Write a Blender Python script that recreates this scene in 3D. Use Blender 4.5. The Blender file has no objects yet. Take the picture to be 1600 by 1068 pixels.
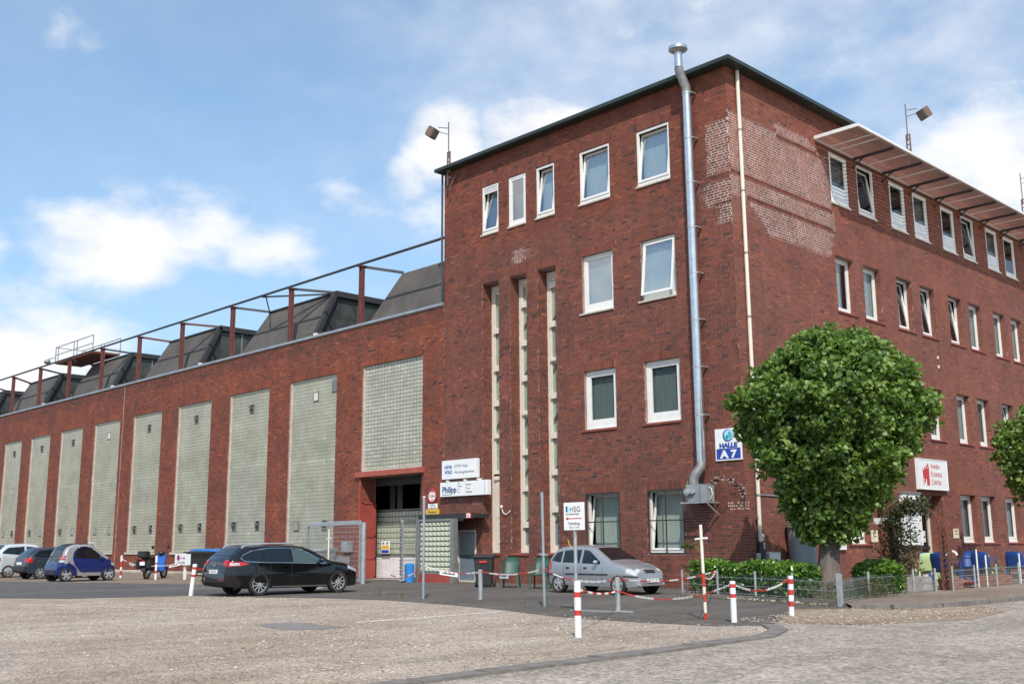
import bpy, bmesh, math, random
import numpy as np
from mathutils import Vector, Matrix, noise
random.seed(7); rnd = random.Random(11)
R = math.radians
sc = bpy.context.scene
COL = sc.collection

# ---------------------------------------------------------------- camera
cam_d = bpy.data.cameras.new('camera'); cam = bpy.data.objects.new('camera', cam_d); COL.objects.link(cam)
cam_d.sensor_width = 36; cam_d.lens = 37.208; cam_d.clip_start = 0.1; cam_d.clip_end = 3000
_r = Vector((0.69603, 0.71797, -0.00728)); _u = Vector((0.13940, -0.12518, 0.98229)); _b = _r.cross(_u)
M_ = Matrix((_r, _u, _b)).transposed().to_4x4(); M_.translation = Vector((16.733, -25.240, 1.296))
cam.matrix_world = M_
sc.camera = cam
# ---------------------------------------------------------------- sun and sky
SUN = Vector((1.45, -1.36, 2.12)).normalized()
sd = bpy.data.lights.new('sun', 'SUN'); sd.energy = 4.1; sd.angle = R(0.55); sd.color = (1.0, 0.95, 0.88)
sun = bpy.data.objects.new('sun', sd); COL.objects.link(sun)
sun.rotation_euler = SUN.to_track_quat('Z', 'Y').to_euler(); sun.location = (30, -30, 40)
W = bpy.data.worlds.new('World'); sc.world = W; W.use_nodes = True
sc.view_settings.view_transform = 'Standard'; sc.view_settings.look = 'None'
sc.view_settings.exposure = 0.12; sc.view_settings.gamma = 1; sc.view_settings.use_curve_mapping = False

def world_nodes():
    nt = W.node_tree; n = nt.nodes; l = nt.links; n.clear()
    def mk(t, **k):
        o = n.new(t)
        for a, b in k.items(): setattr(o, a, b)
        return o
    def mth(op, a, b=None, c=None, clamp=False):
        o = mk('ShaderNodeMath', operation=op, use_clamp=clamp)
        for i, v in enumerate((a, b, c)):
            if v is None: continue
            if isinstance(v, (int, float)): o.inputs[i].default_value = v
            else: l.new(v, o.inputs[i])
        return o.outputs[0]
    out = mk('ShaderNodeOutputWorld'); bg = mk('ShaderNodeBackground'); bg.inputs[1].default_value = 0.1
    sky = mk('ShaderNodeTexSky', sky_type='NISHITA'); sky.sun_disc = False
    sky.sun_elevation = math.asin(SUN.z); sky.sun_rotation = math.atan2(SUN.x, SUN.y)
    sky.air_density = 1.0; sky.dust_density = 1.2; sky.ozone_density = 1.5; sky.altitude = 100
    tc = mk('ShaderNodeTexCoord'); sep = mk('ShaderNodeSeparateXYZ'); l.new(tc.outputs['Generated'], sep.inputs[0])
    X, Y, Z = sep.outputs
    az = mth('MULTIPLY', mth('ARCTAN2', X, Y), 57.2958); el = mth('MULTIPLY', mth('ARCSINE', Z), 57.2958)
    # soft noise in stretched direction space so that clouds get flatter near the horizon
    comb = mk('ShaderNodeCombineXYZ'); l.new(X, comb.inputs[0]); l.new(Y, comb.inputs[1]); l.new(mth('MULTIPLY', Z, 1.7), comb.inputs[2])
    def noise(scale, detail, rough, w=0.0):
        o = mk('ShaderNodeTexNoise', noise_dimensions='4D'); o.inputs['Scale'].default_value = scale
        o.inputs['Detail'].default_value = detail; o.inputs['Roughness'].default_value = rough; o.inputs['W'].default_value = w
        l.new(comb.outputs[0], o.inputs['Vector']); return o.outputs[0]
    nf = noise(17, 8, .56); nm = noise(6, 5, .5, 3.1); nb = noise(2.6, 4, .55, 8.2)
    # cumulus banks: (azimuth, elevation, half widths, strength)
    blobs = [(-66.8, 15.0, 4.6, 2.6, 1.0), (-62.8, 16.2, 3.2, 2.7, .8), (-59.0, 15.2, 4.6, 1.9, .75),
             (-49.4, 21.2, 2.8, 2.6, 1.1), (-44.3, 21.7, 4.2, 2.4, 1.1), (-51.6, 19.6, 2.0, 1.6, .8), (-47, 18.5, 5, 2.4, .8),
             (-55.3, 18.0, 3.4, 1.7, .62), (-72.5, 9.0, 7, 3.4, 1.0), (-73.5, 14.6, 2.2, 1.6, .7),
             (-69.6, 25.2, 3.2, 1.7, .58), (-62, 10.5, 7, 2.0, .5), (-19, 17.5, 11, 7.0, .82), (-12, 9, 14, 7, 1.0),
             (-34, 27.5, 12, 2.2, .6), (-26, 24.3, 7, 2.2, .55), (-44, 30, 7, 2.0, .5), (-26, 32, 14, 3, .7),
             (-85, 11, 6, 3, .9), (8, 20, 12, 5, .8), (35, 14, 14, 4, .9), (60, 24, 12, 5, .8), (95, 16, 16, 5, .9),
             (130, 26, 16, 6, .9), (165, 15, 14, 4, .9), (-110, 18, 12, 5, .8), (-138, 19, 18, 8, 1.0), (-165, 14, 12, 4, .8),
             (-60, 48, 20, 7, .7), (20, 52, 25, 8, .7), (110, 50, 25, 8, .7), (-150, 55, 25, 8, .7)]
    tot = None
    for a0, e0, wa, we, s in blobs:
        da = mth('DIVIDE', mth('SUBTRACT', az, a0), wa); de = mth('DIVIDE', mth('SUBTRACT', el, e0), we)
        r2 = mth('ADD', mth('MULTIPLY', da, da), mth('MULTIPLY', de, de))
        v = mth('MULTIPLY', mth('EXPONENT', mth('MULTIPLY', r2, -0.75)), s)
        tot = v if tot is None else mth('MAXIMUM', tot, v)
    f = mth('ADD', tot, mth('MULTIPLY', mth('SUBTRACT', nf, .5), 1.05))
    f = mth('ADD', f, mth('MULTIPLY', mth('SUBTRACT', nm, .5), .7))
    mr = mk('ShaderNodeMapRange', interpolation_type='SMOOTHSTEP'); l.new(f, mr.inputs[0])
    mr.inputs[1].default_value = .34; mr.inputs[2].default_value = .98
    veil = mk('ShaderNodeMapRange', interpolation_type='SMOOTHSTEP'); l.new(mth('ADD', nb, mth('MULTIPLY', nf, .3)), veil.inputs[0])
    veil.inputs[1].default_value = .56; veil.inputs[2].default_value = .86; rt = mk('ShaderNodeMapRange', interpolation_type='SMOOTHSTEP'); l.new(az, rt.inputs[0]); rt.inputs[1].default_value = -62; rt.inputs[2].default_value = -38; rt.inputs[3].default_value = .10; rt.inputs[4].default_value = .62
    l.new(rt.outputs[0], veil.inputs[4])
    mask = mth('MAXIMUM', mr.outputs[0], veil.outputs[0], clamp=True)
    shade = mk('ShaderNodeMapRange'); l.new(mth('SUBTRACT', mth('ADD', nf, nm), mth('MULTIPLY', tot, -.25)), shade.inputs[0])
    shade.inputs[1].default_value = .7; shade.inputs[2].default_value = 1.3; shade.inputs[3].default_value = 7.9; shade.inputs[4].default_value = 9.6
    cc = mk('ShaderNodeCombineColor'); sh = shade.outputs[0]
    l.new(mth('MULTIPLY', sh, .985), cc.inputs[0]); l.new(mth('MULTIPLY', sh, .992), cc.inputs[1]); l.new(mth('MULTIPLY', sh, 1.03), cc.inputs[2])
    # the photograph's thin bright summer haze: lift of the clear sky
    haze = mk('ShaderNodeMapRange', interpolation_type='SMOOTHSTEP'); l.new(el, haze.inputs[0])
    haze.inputs[1].default_value = -2; haze.inputs[2].default_value = 34; haze.inputs[3].default_value = .6; haze.inputs[4].default_value = .20
    skb = mk('ShaderNodeVectorMath', operation='MULTIPLY'); l.new(sky.outputs[0], skb.inputs[0]); skb.inputs[1].default_value = (1.38, 1.72, 1.82)
    m0 = mk('ShaderNodeMix', data_type='RGBA'); l.new(haze.outputs[0], m0.inputs[0]); l.new(skb.outputs[0], m0.inputs[6]); m0.inputs[7].default_value = (4.6, 6.5, 8.8, 1)
    m1 = mk('ShaderNodeMix', data_type='RGBA'); l.new(mask, m1.inputs[0]); l.new(m0.outputs[2], m1.inputs[6]); l.new(cc.outputs[0], m1.inputs[7])
    l.new(m1.outputs[2], bg.inputs[0]); l.new(bg.outputs[0], out.inputs[0])
world_nodes()

# ---------------------------------------------------------------- materials
def base_mat(name, col, rough=.6, metal=0., spec=.5, var=.0, vscale=6., bump=0., bscale=60., attr=None, dirt=None, dscale=1.2, coat=0., stretch=None, streak=None):
    m = bpy.data.materials.new(name); m.use_nodes = True; nt = m.node_tree; n = nt.nodes; l = nt.links
    b = n['Principled BSDF']; b.inputs['Roughness'].default_value = rough; b.inputs['Metallic'].default_value = metal
    b.inputs['Specular IOR Level'].default_value = spec; b.inputs['Coat Weight'].default_value = coat; b.inputs['Coat Roughness'].default_value = .05
    b.inputs['Base Color'].default_value = (*col, 1)
    tc = n.new('ShaderNodeTexCoord'); vec = tc.outputs['Object']
    if stretch:
        mp = n.new('ShaderNodeMapping'); mp.inputs['Scale'].default_value = stretch; l.new(vec, mp.inputs[0]); vec = mp.outputs[0]
    cur = None
    def nz(s, d=4, r=.6):
        o = n.new('ShaderNodeTexNoise'); o.inputs['Scale'].default_value = s; o.inputs['Detail'].default_value = d; o.inputs['Roughness'].default_value = r
        l.new(vec, o.inputs['Vector']); return o.outputs[0]
    def mix(f, a, bb, mode='MIX'):
        o = n.new('ShaderNodeMix'); o.data_type = 'RGBA'; o.blend_type = mode
        if isinstance(f, float): o.inputs[0].default_value = f
        else: l.new(f, o.inputs[0])
        for i, v in ((6, a), (7, bb)):
            if isinstance(v, tuple): o.inputs[i].default_value = (*v, 1)
            else: l.new(v, o.inputs[i])
        return o.outputs[2]
    if attr:                                    # list of colours picked by the per-face tone
        at = n.new('ShaderNodeAttribute'); at.attribute_name = 'tone'
        cr = n.new('ShaderNodeValToRGB'); l.new(at.outputs['Fac'], cr.inputs[0])
        while len(cr.color_ramp.elements) < len(attr): cr.color_ramp.elements.new(.5)
        for i, c in enumerate(attr):
            e = cr.color_ramp.elements[i]; e.position = i / (len(attr) - 1); e.color = (*c, 1)
        cur = cr.outputs[0]
    if var > 0:
        a = cur if cur else tuple(col)
        mr = n.new('ShaderNodeMapRange'); l.new(nz(vscale), mr.inputs[0]); mr.inputs[1].default_value = .3; mr.inputs[2].default_value = .7
        mr.inputs[3].default_value = 1 - var; mr.inputs[4].default_value = 1 + var
        cc = n.new('ShaderNodeCombineColor'); [l.new(mr.outputs[0], cc.inputs[i]) for i in range(3)]
        cur = mix(1.0, a, cc.outputs[0], 'MULTIPLY')
    if dirt:
        mr = n.new('ShaderNodeMapRange'); l.new(nz(dscale, 6, .65), mr.inputs[0]); mr.inputs[1].default_value = .45; mr.inputs[2].default_value = .75; mr.inputs[4].default_value = dirt[3]
        cur = mix(mr.outputs[0], cur if cur else tuple(col), tuple(dirt[:3]))
    if streak:                                  # rain-washed soot running down the wall
        mp2 = n.new('ShaderNodeMapping'); mp2.inputs['Scale'].default_value = (1.6, 1.6, .13); l.new(tc.outputs['Object'], mp2.inputs[0])
        o2 = n.new('ShaderNodeTexNoise'); o2.inputs['Scale'].default_value = 1.5; o2.inputs['Detail'].default_value = 6; o2.inputs['Roughness'].default_value = .65; l.new(mp2.outputs[0], o2.inputs['Vector'])
        mr = n.new('ShaderNodeMapRange'); l.new(o2.outputs[0], mr.inputs[0]); mr.inputs[1].default_value = .50; mr.inputs[2].default_value = .74; mr.inputs[4].default_value = streak
        cur = mix(mr.outputs[0], cur, (.07, .04, .032))
    if cur: l.new(cur, b.inputs['Base Color'])
    if bump > 0:
        bp = n.new('ShaderNodeBump'); bp.inputs['Strength'].default_value = bump; bp.inputs['Distance'].default_value = .02
        l.new(nz(bscale, 3), bp.inputs['Height']); l.new(bp.outputs[0], b.inputs['Normal'])
    return m
BT = [(.055, .026, .022), (.105, .036, .026), (.152, .043, .027), (.185, .050, .029), (.222, .060, .031), (.28, .083, .040), (.38, .135, .068)]
M = {}
M['brick'] = base_mat('office_brick', (.15, .05, .035), .85, attr=BT, var=.20, vscale=1.1, dirt=(.10, .055, .045, .35), dscale=.45, streak=.45, bump=.25, bscale=90)
M['brick_hall'] = base_mat('hall_brick', (.15, .05, .035), .88, attr=[(c[0] * 1.12, c[1] * .97, c[2] * .82) for c in BT], var=.25, vscale=.9, dirt=(.08, .042, .034, .45), dscale=.35, streak=.55, bump=.25, bscale=90)
M['brick_side'] = base_mat('side_brick', (.15, .05, .035), .85, attr=[(c[0] * 1.10 + .025, c[1] * 1.15 + .012, c[2] * 1.1 + .012) for c in BT], var=.18, vscale=.8, dirt=(.14, .08, .065, .35), dscale=.4, streak=.35, bump=.25, bscale=90)
M['mortar'] = base_mat('old_mortar', (.32, .19, .145), .95, var=.35, vscale=1.5)
M['mortar_dark'] = base_mat('sooty_mortar', (.33, .225, .195), .95, var=.35, vscale=2.5, dirt=(.18, .095, .068, .8), dscale=.9)
M['mortar_red'] = base_mat('red_stained_mortar', (.21, .095, .062), .95, var=.2, vscale=1.5)
M['mortar_white'] = base_mat('fresh_mortar', (.52, .45, .41), .9, var=.3, vscale=2, dirt=(.30, .20, .17, .8), dscale=1.3)
M['upvc'] = base_mat('white_window_plastic', (.74, .72, .68), .35, var=.05, vscale=3)
M['cream'] = base_mat('cream_painted_steel', (.72, .65, .55), .5, var=.1, vscale=2, dirt=(.45, .36, .27, .4), dscale=2)
M['dark_in'] = base_mat('dark_interior', (.035, .035, .035), .9)
M['ceiling'] = base_mat('interior_plaster', (.45, .44, .40), .9)
M['beige_in'] = base_mat('stairwell_plaster', (.80, .74, .56), .9, var=.2, vscale=.8)  # pale beige chosen so the stairwell looks lit
M['curtain'] = base_mat('net_curtain', (.50, .50, .47), .9, var=.12, vscale=7, stretch=(6, 6, .4))
M['curtain_net'] = base_mat('white_net_curtain', (.78, .78, .76), .9, var=.06, vscale=4, stretch=(5, 5, .4))  # pale sheet colour imitating sky reflected in the panes
M['curtain_grey'] = base_mat('grey_vertical_blind', (.20, .20, .19), .9, var=.2, vscale=5, stretch=(6, 6, .3))
M['curtain_tan'] = base_mat('tan_blind', (.62, .58, .50), .8, var=.08, vscale=3)
M['sill_red'] = base_mat('red_painted_sill', (.27, .06, .045), .6, var=.2, vscale=5)
M['sill_stone'] = base_mat('weathered_light_stone', (.50, .44, .38), .85, var=.2, vscale=5, bump=.2)
M['fascia'] = base_mat('dark_green_roof_metal', (.022, .034, .028), .45, var=.2, vscale=2)
M['zinc'] = base_mat('pale_zinc_coping', (.30, .34, .37), .45, .3, var=.15, vscale=2)
M['steel'] = base_mat('galvanised_steel', (.42, .43, .43), .5, .55, var=.22, vscale=9, bump=.05)
M['flue'] = base_mat('bright_flue_steel', (.62, .63, .64), .28, .9, var=.12, vscale=6)
M['flue_dull'] = base_mat('dull_aluminium', (.30, .30, .29), .55, .6, var=.2, vscale=8)
M['grey_paint'] = base_mat('grey_machine_paint', (.24, .26, .27), .5, var=.15, vscale=4)
M['white_paint'] = base_mat('white_paint', (.76, .75, .72), .5, var=.07, vscale=4, dirt=(.45, .4, .34, .3), dscale=5)
M['sign_white'] = base_mat('white_sign_face', (.78, .78, .77), .4, var=.03, vscale=2)
M['red_paint'] = base_mat('red_paint', (.50, .035, .025), .5, var=.15, vscale=8)
M['oxide'] = base_mat('red_oxide_steel', (.14, .042, .035), .7, var=.25, vscale=3, dirt=(.12, .07, .05, .5), dscale=3)
M['redoor'] = base_mat('faded_red_door_paint', (.33, .055, .04), .6, var=.18, vscale=2, dirt=(.22, .07, .06, .5), dscale=3)
M['lintel'] = base_mat('orange_red_beam_paint', (.36, .085, .055), .6, var=.15, vscale=3)
M['rust'] = base_mat('rusty_steel', (.15, .055, .032), .85, var=.35, vscale=9, bump=.2)
M['felt'] = base_mat('grey_roofing_felt', (.088, .077, .07), .9, var=.22, vscale=1.0, dirt=(.045, .042, .04, .6), dscale=.7, bump=.3, bscale=8)
M['dark_trim'] = base_mat('dark_roof_edge', (.03, .03, .03), .6)
M['black_steel'] = base_mat('black_painted_steel', (.03, .028, .027), .5)
M['rail_dark'] = base_mat('dark_pipe_paint', (.05, .05, .055), .5, var=.3, vscale=1)
M['gblock'] = base_mat('old_glass_block', (.4, .4, .33), .22, spec=.6, attr=[(.30, .30, .23), (.38, .38, .295), (.425, .42, .33), (.465, .46, .37), (.57, .56, .47)], var=.14, vscale=.8, dirt=(.26, .24, .18, .5), dscale=.7)
M['gjoint'] = base_mat('glass_block_joint', (.17, .16, .13), .9, var=.3, vscale=4)
M['gblock_b'] = base_mat('clear_glass_block', (.5, .52, .42), .15, spec=.7, attr=[(.36, .38, .28), (.5, .52, .4), (.60, .62, .52)])
M['white_brick'] = base_mat('white_painted_brick', (.72, .69, .66), .7, var=.08, vscale=3)
M['shade_slat'] = base_mat('sunshade_slat', (.52, .33, .27), .6, var=.15, vscale=2)
M['concrete'] = base_mat('pale_concrete', (.36, .33, .30), .9, var=.2, vscale=3, bump=.3)
M['kerbstone'] = base_mat('dark_kerb_stone', (.17, .15, .135), .9, var=.3, vscale=5, bump=.4, dirt=(.28, .24, .2, .5), dscale=2)
M['black_plastic'] = base_mat('black_plastic', (.025, .025, .027), .45, var=.1, vscale=3)
M['blue_plastic'] = base_mat('blue_plastic', (.03, .20, .55), .4, var=.1, vscale=3)
M['chair_blue'] = base_mat('blue_chair_plastic', (.015, .055, .22), .35, var=.1, vscale=3)
M['chair_green'] = base_mat('dark_green_chair_plastic', (.03, .085, .06), .4)
M['chair_lime'] = base_mat('pale_lime_chair_plastic', (.52, .66, .30), .4)
M['terracotta'] = base_mat('terracotta', (.38, .17, .11), .8, var=.15, vscale=8)
M['yellow'] = base_mat('yellow_sign_paint', (.72, .42, .03), .45)
M['blue_ink'] = base_mat('blue_ink', (.02, .055, .33), .5)
M['navy_ink'] = base_mat('navy_ink', (.02, .07, .2), .5)
M['grey_ink'] = base_mat('grey_ink', (.13, .13, .14), .6)
M['red_ink'] = base_mat('red_ink', (.52, .03, .03), .5)
M['teal_ink'] = base_mat('teal_ink', (.02, .30, .33), .5)
M['sky_ink'] = base_mat('sky_blue_ink', (.35, .68, .85), .5)
M['purple_ink'] = base_mat('plum_ink', (.24, .02, .12), .5)
M['cream_sign'] = base_mat('cream_sign_face', (.72, .62, .42), .5)
M['bark'] = base_mat('grey_bark', (.125, .10, .085), .95, var=.45, vscale=5, bump=.9, bscale=14, stretch=(1, 1, .18))
M['twig'] = base_mat('brown_twig', (.09, .06, .04), .9)
M['tyre'] = base_mat('tyre_rubber', (.018, .018, .018), .8)
M['alloy'] = base_mat('alloy_wheel', (.55, .55, .56), .3, .6)
M['chrome'] = base_mat('chrome_trim', (.75, .75, .75), .15, 1.)
M['lamp_red'] = base_mat('red_lamp_lens', (.45, .015, .015), .1, coat=.5)
M['lamp_clear'] = base_mat('clear_lamp_lens', (.48, .49, .50), .08, coat=.6)
M['flood_glass'] = base_mat('floodlight_glass', (.20, .17, .14), .15)
M['brown_steel'] = base_mat('brown_lamp_housing', (.16, .10, .08), .6)
M['door_pale'] = base_mat('blue_grey_door_paint', (.42, .45, .46), .5, var=.08)
M['door_dark'] = base_mat('slate_door_paint', (.17, .22, .28), .5, var=.08)
M['soil'] = base_mat('bed_soil', (.13, .085, .055), .95, var=.4, vscale=4, bump=.8, bscale=25)

def paint(name, col, flake=.0, rough=.25): return base_mat(name, col, rough, flake, coat=.8, spec=.3)
M['car_black'] = paint('black_car_paint', (.004, .004, .005), .0, .12)
M['car_silver'] = paint('silver_car_paint', (.36, .37, .39), .5, .35)
M['car_blue'] = paint('deep_blue_car_paint', (.010, .020, .125), .2)
M['car_cell'] = paint('silver_grey_car_paint', (.36, .36, .36), .4, .4)
M['car_navy'] = paint('dark_slate_car_paint', (.028, .038, .055), .3, .4)
M['car_white'] = paint('pale_silver_car_paint', (.60, .64, .66), .3, .3)
M['scooter_blue'] = paint('blue_scooter_paint', (.02, .13, .5), .1, .3)
M['car_in'] = base_mat('car_inside', (.02, .02, .022), .9)
M['car_glass'] = base_mat('tinted_car_glass', (.008, .010, .012), .03, spec=.6, coat=.2)
M['car_glass_green'] = base_mat('greenish_car_glass', (.05, .075, .07), .05, spec=.8, coat=.6)

def glass_mat(name, fac, tint=(.8, .85, .85), ior=1.52):
    m = bpy.data.materials.new(name); m.use_nodes = True; nt = m.node_tree; n = nt.nodes; l = nt.links; n.clear()
    o = n.new('ShaderNodeOutputMaterial'); mx = n.new('ShaderNodeMixShader'); g = n.new('ShaderNodeBsdfGlossy'); t = n.new('ShaderNodeBsdfTransparent')
    g.inputs['Roughness'].default_value = .015; g.inputs['Color'].default_value = (.92, .95, 1, 1); t.inputs['Color'].default_value = (*tint, 1)
    lw = n.new('ShaderNodeFresnel'); lw.inputs[0].default_value = ior
    mr = n.new('ShaderNodeMapRange'); l.new(lw.outputs[0], mr.inputs[0]); mr.inputs[3].default_value = fac; mr.inputs[4].default_value = 1.0
    gm = n.new('ShaderNodeNewGeometry'); iv = n.new('ShaderNodeMath'); iv.operation = 'SUBTRACT'; iv.inputs[0].default_value = 1; l.new(gm.outputs['Backfacing'], iv.inputs[1])
    ml = n.new('ShaderNodeMath'); ml.operation = 'MULTIPLY'; l.new(mr.outputs[0], ml.inputs[0]); l.new(iv.outputs[0], ml.inputs[1]); l.new(ml.outputs[0], mx.inputs[0]); l.new(t.outputs[0], mx.inputs[1]); l.new(g.outputs[0], mx.inputs[2]); l.new(mx.outputs[0], o.inputs[0])
    return m
M['glass'] = glass_mat('window_glass', .05); M['glass_bright'] = glass_mat('reflective_window_glass', .60); M['glass_dull'] = glass_mat('dull_window_glass', .0, ior=1.22); M['glass_mid'] = glass_mat('half_reflective_window_glass', .32)

def leaf_mat(name, cols, rough=.4, trans=.35):
    m = base_mat(name, cols[1], rough, attr=cols, spec=.5); nt = m.node_tree; n = nt.nodes; l = nt.links
    b = n['Principled BSDF']; o = n['Material Output']; t = n.new('ShaderNodeBsdfTranslucent'); mx = n.new('ShaderNodeMixShader'); mx.inputs[0].default_value = trans
    src = b.inputs['Base Color'].links[0].from_socket
    br = n.new('ShaderNodeMix'); br.data_type = 'RGBA'; br.blend_type = 'MULTIPLY'; br.inputs[0].default_value = 1; l.new(src, br.inputs[6]); br.inputs[7].default_value = (1.5, 1.7, .7, 1)
    l.new(br.outputs[2], t.inputs[0]); l.new(b.outputs[0], mx.inputs[1]); l.new(t.outputs[0], mx.inputs[2]); l.new(mx.outputs[0], o.inputs[0]); return m
M['leaf_tree'] = leaf_mat('maple_leaf', [(.045, .085, .016), (.085, .15, .026), (.145, .23, .045), (.27, .36, .11)], .40, .38)
M['leaf_laurel'] = leaf_mat('laurel_leaf', [(.035, .085, .012), (.06, .14, .018), (.10, .20, .02), (.20, .29, .04)], .25, .3)
M['leaf_vine'] = leaf_mat('vine_leaf', [(.03, .035, .018), (.045, .06, .022), (.07, .09, .03), (.12, .06, .04)], .5, .25)
M['leaf_grass'] = leaf_mat('grass_blade', [(.06, .09, .02), (.09, .13, .03), (.15, .16, .05), (.22, .19, .09)], .6, .3)

# ---------------------------------------------------------------- mesh building
def wl(o):
    v = Vector((0, 0, 0))
    while o: v = v + o.location; o = o.parent
    return v
def put(o, parent=None, kind=None):
    COL.objects.link(o)
    if parent: o.parent = parent
    if kind: o['kind'] = kind
    return o
STUFFY = {'red_links', 'white_links', 'upright_wires', 'saw_edge', 'mesh_wires', 'painted_letter_traces', 'stems', 'curved_top', 'ventilation_grille', 'glazing_bars'}
class MB:
    def __init__(s): s.v = []; s.f = []; s.m = []; s.t = []
    def add(s, vs, fs, m=0, t=None):
        k = len(s.v); s.v += [tuple(v) for v in vs]
        for f in fs: s.f.append(tuple(i + k for i in f)); s.m.append(m); s.t.append(t if t is not None else .5)
    BF = [(0, 3, 2, 1), (4, 5, 6, 7), (0, 1, 5, 4), (1, 2, 6, 5), (2, 3, 7, 6), (3, 0, 4, 7)]
    def box(s, x0, x1, y0, y1, z0, z1, m=0, T=None, t=None):
        vs = [Vector(p) for p in ((x0, y0, z0), (x1, y0, z0), (x1, y1, z0), (x0, y1, z0), (x0, y0, z1), (x1, y0, z1), (x1, y1, z1), (x0, y1, z1))]
        if T: vs = [T @ v for v in vs]
        s.add(vs, s.BF, m, t)
    def bar(s, p0, p1, w, h, m=0, up=(0, 0, 1)):
        p0 = Vector(p0); p1 = Vector(p1); d = (p1 - p0).normalized(); up = Vector(up)
        if abs(d.dot(up)) > .98: up = Vector((1, 0, 0))
        a = d.cross(up).normalized(); b = a.cross(d)
        vs = [p + a * i * w / 2 + b * j * h / 2 for p in (p0, p1) for i, j in ((-1, -1), (1, -1), (1, 1), (-1, 1))]
        s.add(vs, s.BF, m)
    def cyl(s, p0, p1, r0, r1=None, n=12, m=0, caps=True):
        s.tube([p0, p1], [r0, r0 if r1 is None else r1], n, m, caps)
    def tube(s, pts, r, n=8, m=0, caps=True):
        pts = [Vector(p) for p in pts]; k = len(s.v); up = Vector((0, 0, 1)); prev = None
        rr = r if isinstance(r, (list, tuple)) else [r] * len(pts)
        for i, p in enumerate(pts):
            d = (pts[min(i + 1, len(pts) - 1)] - pts[max(i - 1, 0)])
            d = d.normalized() if d.length > 1e-9 else Vector((0, 0, 1))
            if prev is None:
                a = d.cross(up if abs(d.z) < .95 else Vector((1, 0, 0))).normalized()
            else:
                a = (prev - d * prev.dot(d)).normalized()
            prev = a; b = d.cross(a)
            for j in range(n):
                th = 2 * math.pi * j / n; s.v.append(tuple(p + (a * math.cos(th) + b * math.sin(th)) * rr[i]))
        for i in range(len(pts) - 1):
            for j in range(n):
                s.f.append((k + i * n + j, k + i * n + (j + 1) % n, k + (i + 1) * n + (j + 1) % n, k + (i + 1) * n + j)); s.m.append(m); s.t.append(.5)
        if caps:
            s.f.append(tuple(k + j for j in reversed(range(n)))); s.m.append(m); s.t.append(.5)
            s.f.append(tuple(k + (len(pts) - 1) * n + j for j in range(n))); s.m.append(m); s.t.append(.5)
    def prism(s, pts, d, m=0, t=None):            # polygon (3D points) pushed along d
        d = Vector(d); n = len(pts); vs = [Vector(p) for p in pts] + [Vector(p) + d for p in pts]
        fs = [tuple(reversed(range(n))), tuple(range(n, 2 * n))] + [(i, (i + 1) % n, n + (i + 1) % n, n + i) for i in range(n)]
        s.add(vs, fs, m, t)
    def disc(s, c, nrm, r, th, n=20, m=0):
        c = Vector(c); nrm = Vector(nrm).normalized(); s.cyl(c - nrm * th / 2, c + nrm * th / 2, r, None, n, m)
    def sphere(s, c, r, m=0, nu=12, nv=8, sc_=(1, 1, 1)):
        c = Vector(c); vs = []; fs = []
        for i in range(nv + 1):
            ph = math.pi * i / nv
            for j in range(nu):
                th = 2 * math.pi * j / nu
                vs.append(c + Vector((math.sin(ph) * math.cos(th) * sc_[0], math.sin(ph) * math.sin(th) * sc_[1], math.cos(ph) * sc_[2])) * r)
        for i in range(nv):
            for j in range(nu): fs.append((i * nu + j, (i + 1) * nu + j, (i + 1) * nu + (j + 1) % nu, i * nu + (j + 1) % nu))
        s.add(vs, fs, m)
    def build(s, name, mats, parent=None, local=False, smooth=False, kind=None, tone=False, bevel=0):
        if kind is None and name in STUFFY: kind = 'stuff'
        me = bpy.data.meshes.new(name)
        if not isinstance(mats, (list, tuple)): mats = [mats]
        v = np.array(s.v, dtype=float).reshape(-1, 3); loc = Vector((0, 0, 0))
        if not local:
            if parent: v = v - np.array(wl(parent))
            else:
                lo = v.min(0); hi = v.max(0); loc = Vector(((lo[0] + hi[0]) / 2, (lo[1] + hi[1]) / 2, lo[2])); v = v - np.array(loc)
        me.from_pydata(v.tolist(), [], s.f); me.polygons.foreach_set('material_index', s.m)
        for m in mats: me.materials.append(M[m] if isinstance(m, str) else m)
        if tone: me.attributes.new('tone', 'FLOAT', 'FACE').data.foreach_set('value', s.t)
        bm = bmesh.new(); bm.from_mesh(me); bmesh.ops.recalc_face_normals(bm, faces=bm.faces)
        if bevel: bmesh.ops.bevel(bm, geom=bm.edges[:], offset=bevel, segments=2, affect='EDGES', clamp_overlap=True)
        bm.to_mesh(me); bm.free()
        if smooth: me.polygons.foreach_set('use_smooth', [True] * len(me.polygons)); me.set_sharp_from_angle(angle=R(40))
        o = bpy.data.objects.new(name, me); o.location = loc; put(o, parent, kind); return o
def thing(name, label, cat, loc=(0, 0, 0), rz=0., group=None, scale=None):
    o = bpy.data.objects.new(name, None); COL.objects.link(o); o.location = loc; o.rotation_euler.z = rz; o.empty_display_size = .2
    if scale: o.scale = (scale,) * 3
    return tag(o, label, cat, group)
def tag(o, label, cat, group=None):
    o['label'] = label; o['category'] = cat
    if group: o['group'] = group
    return o
def copy_tree(o, parent=None):
    c = o.copy(); COL.objects.link(c); c.parent = parent
    for ch in list(o.children): copy_tree(ch, c)
    return c
def FP(face, u, n, z):          # a point given along the facade, outward from it, and up
    return Vector((u, -n, z)) if face == 'F' else Vector((n, u, z))
def fbox(mb, face, u0, u1, n0, n1, z0, z1, m=0, t=None, T=None):
    P = [(u0, n0, z0), (u1, n0, z0), (u1, n1, z0), (u0, n1, z0), (u0, n0, z1), (u1, n0, z1), (u1, n1, z1), (u0, n1, z1)]
    if T: P = [T(*p) for p in P]
    mb.add([FP(face, *p) for p in P], MB.BF, m, t)
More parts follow.
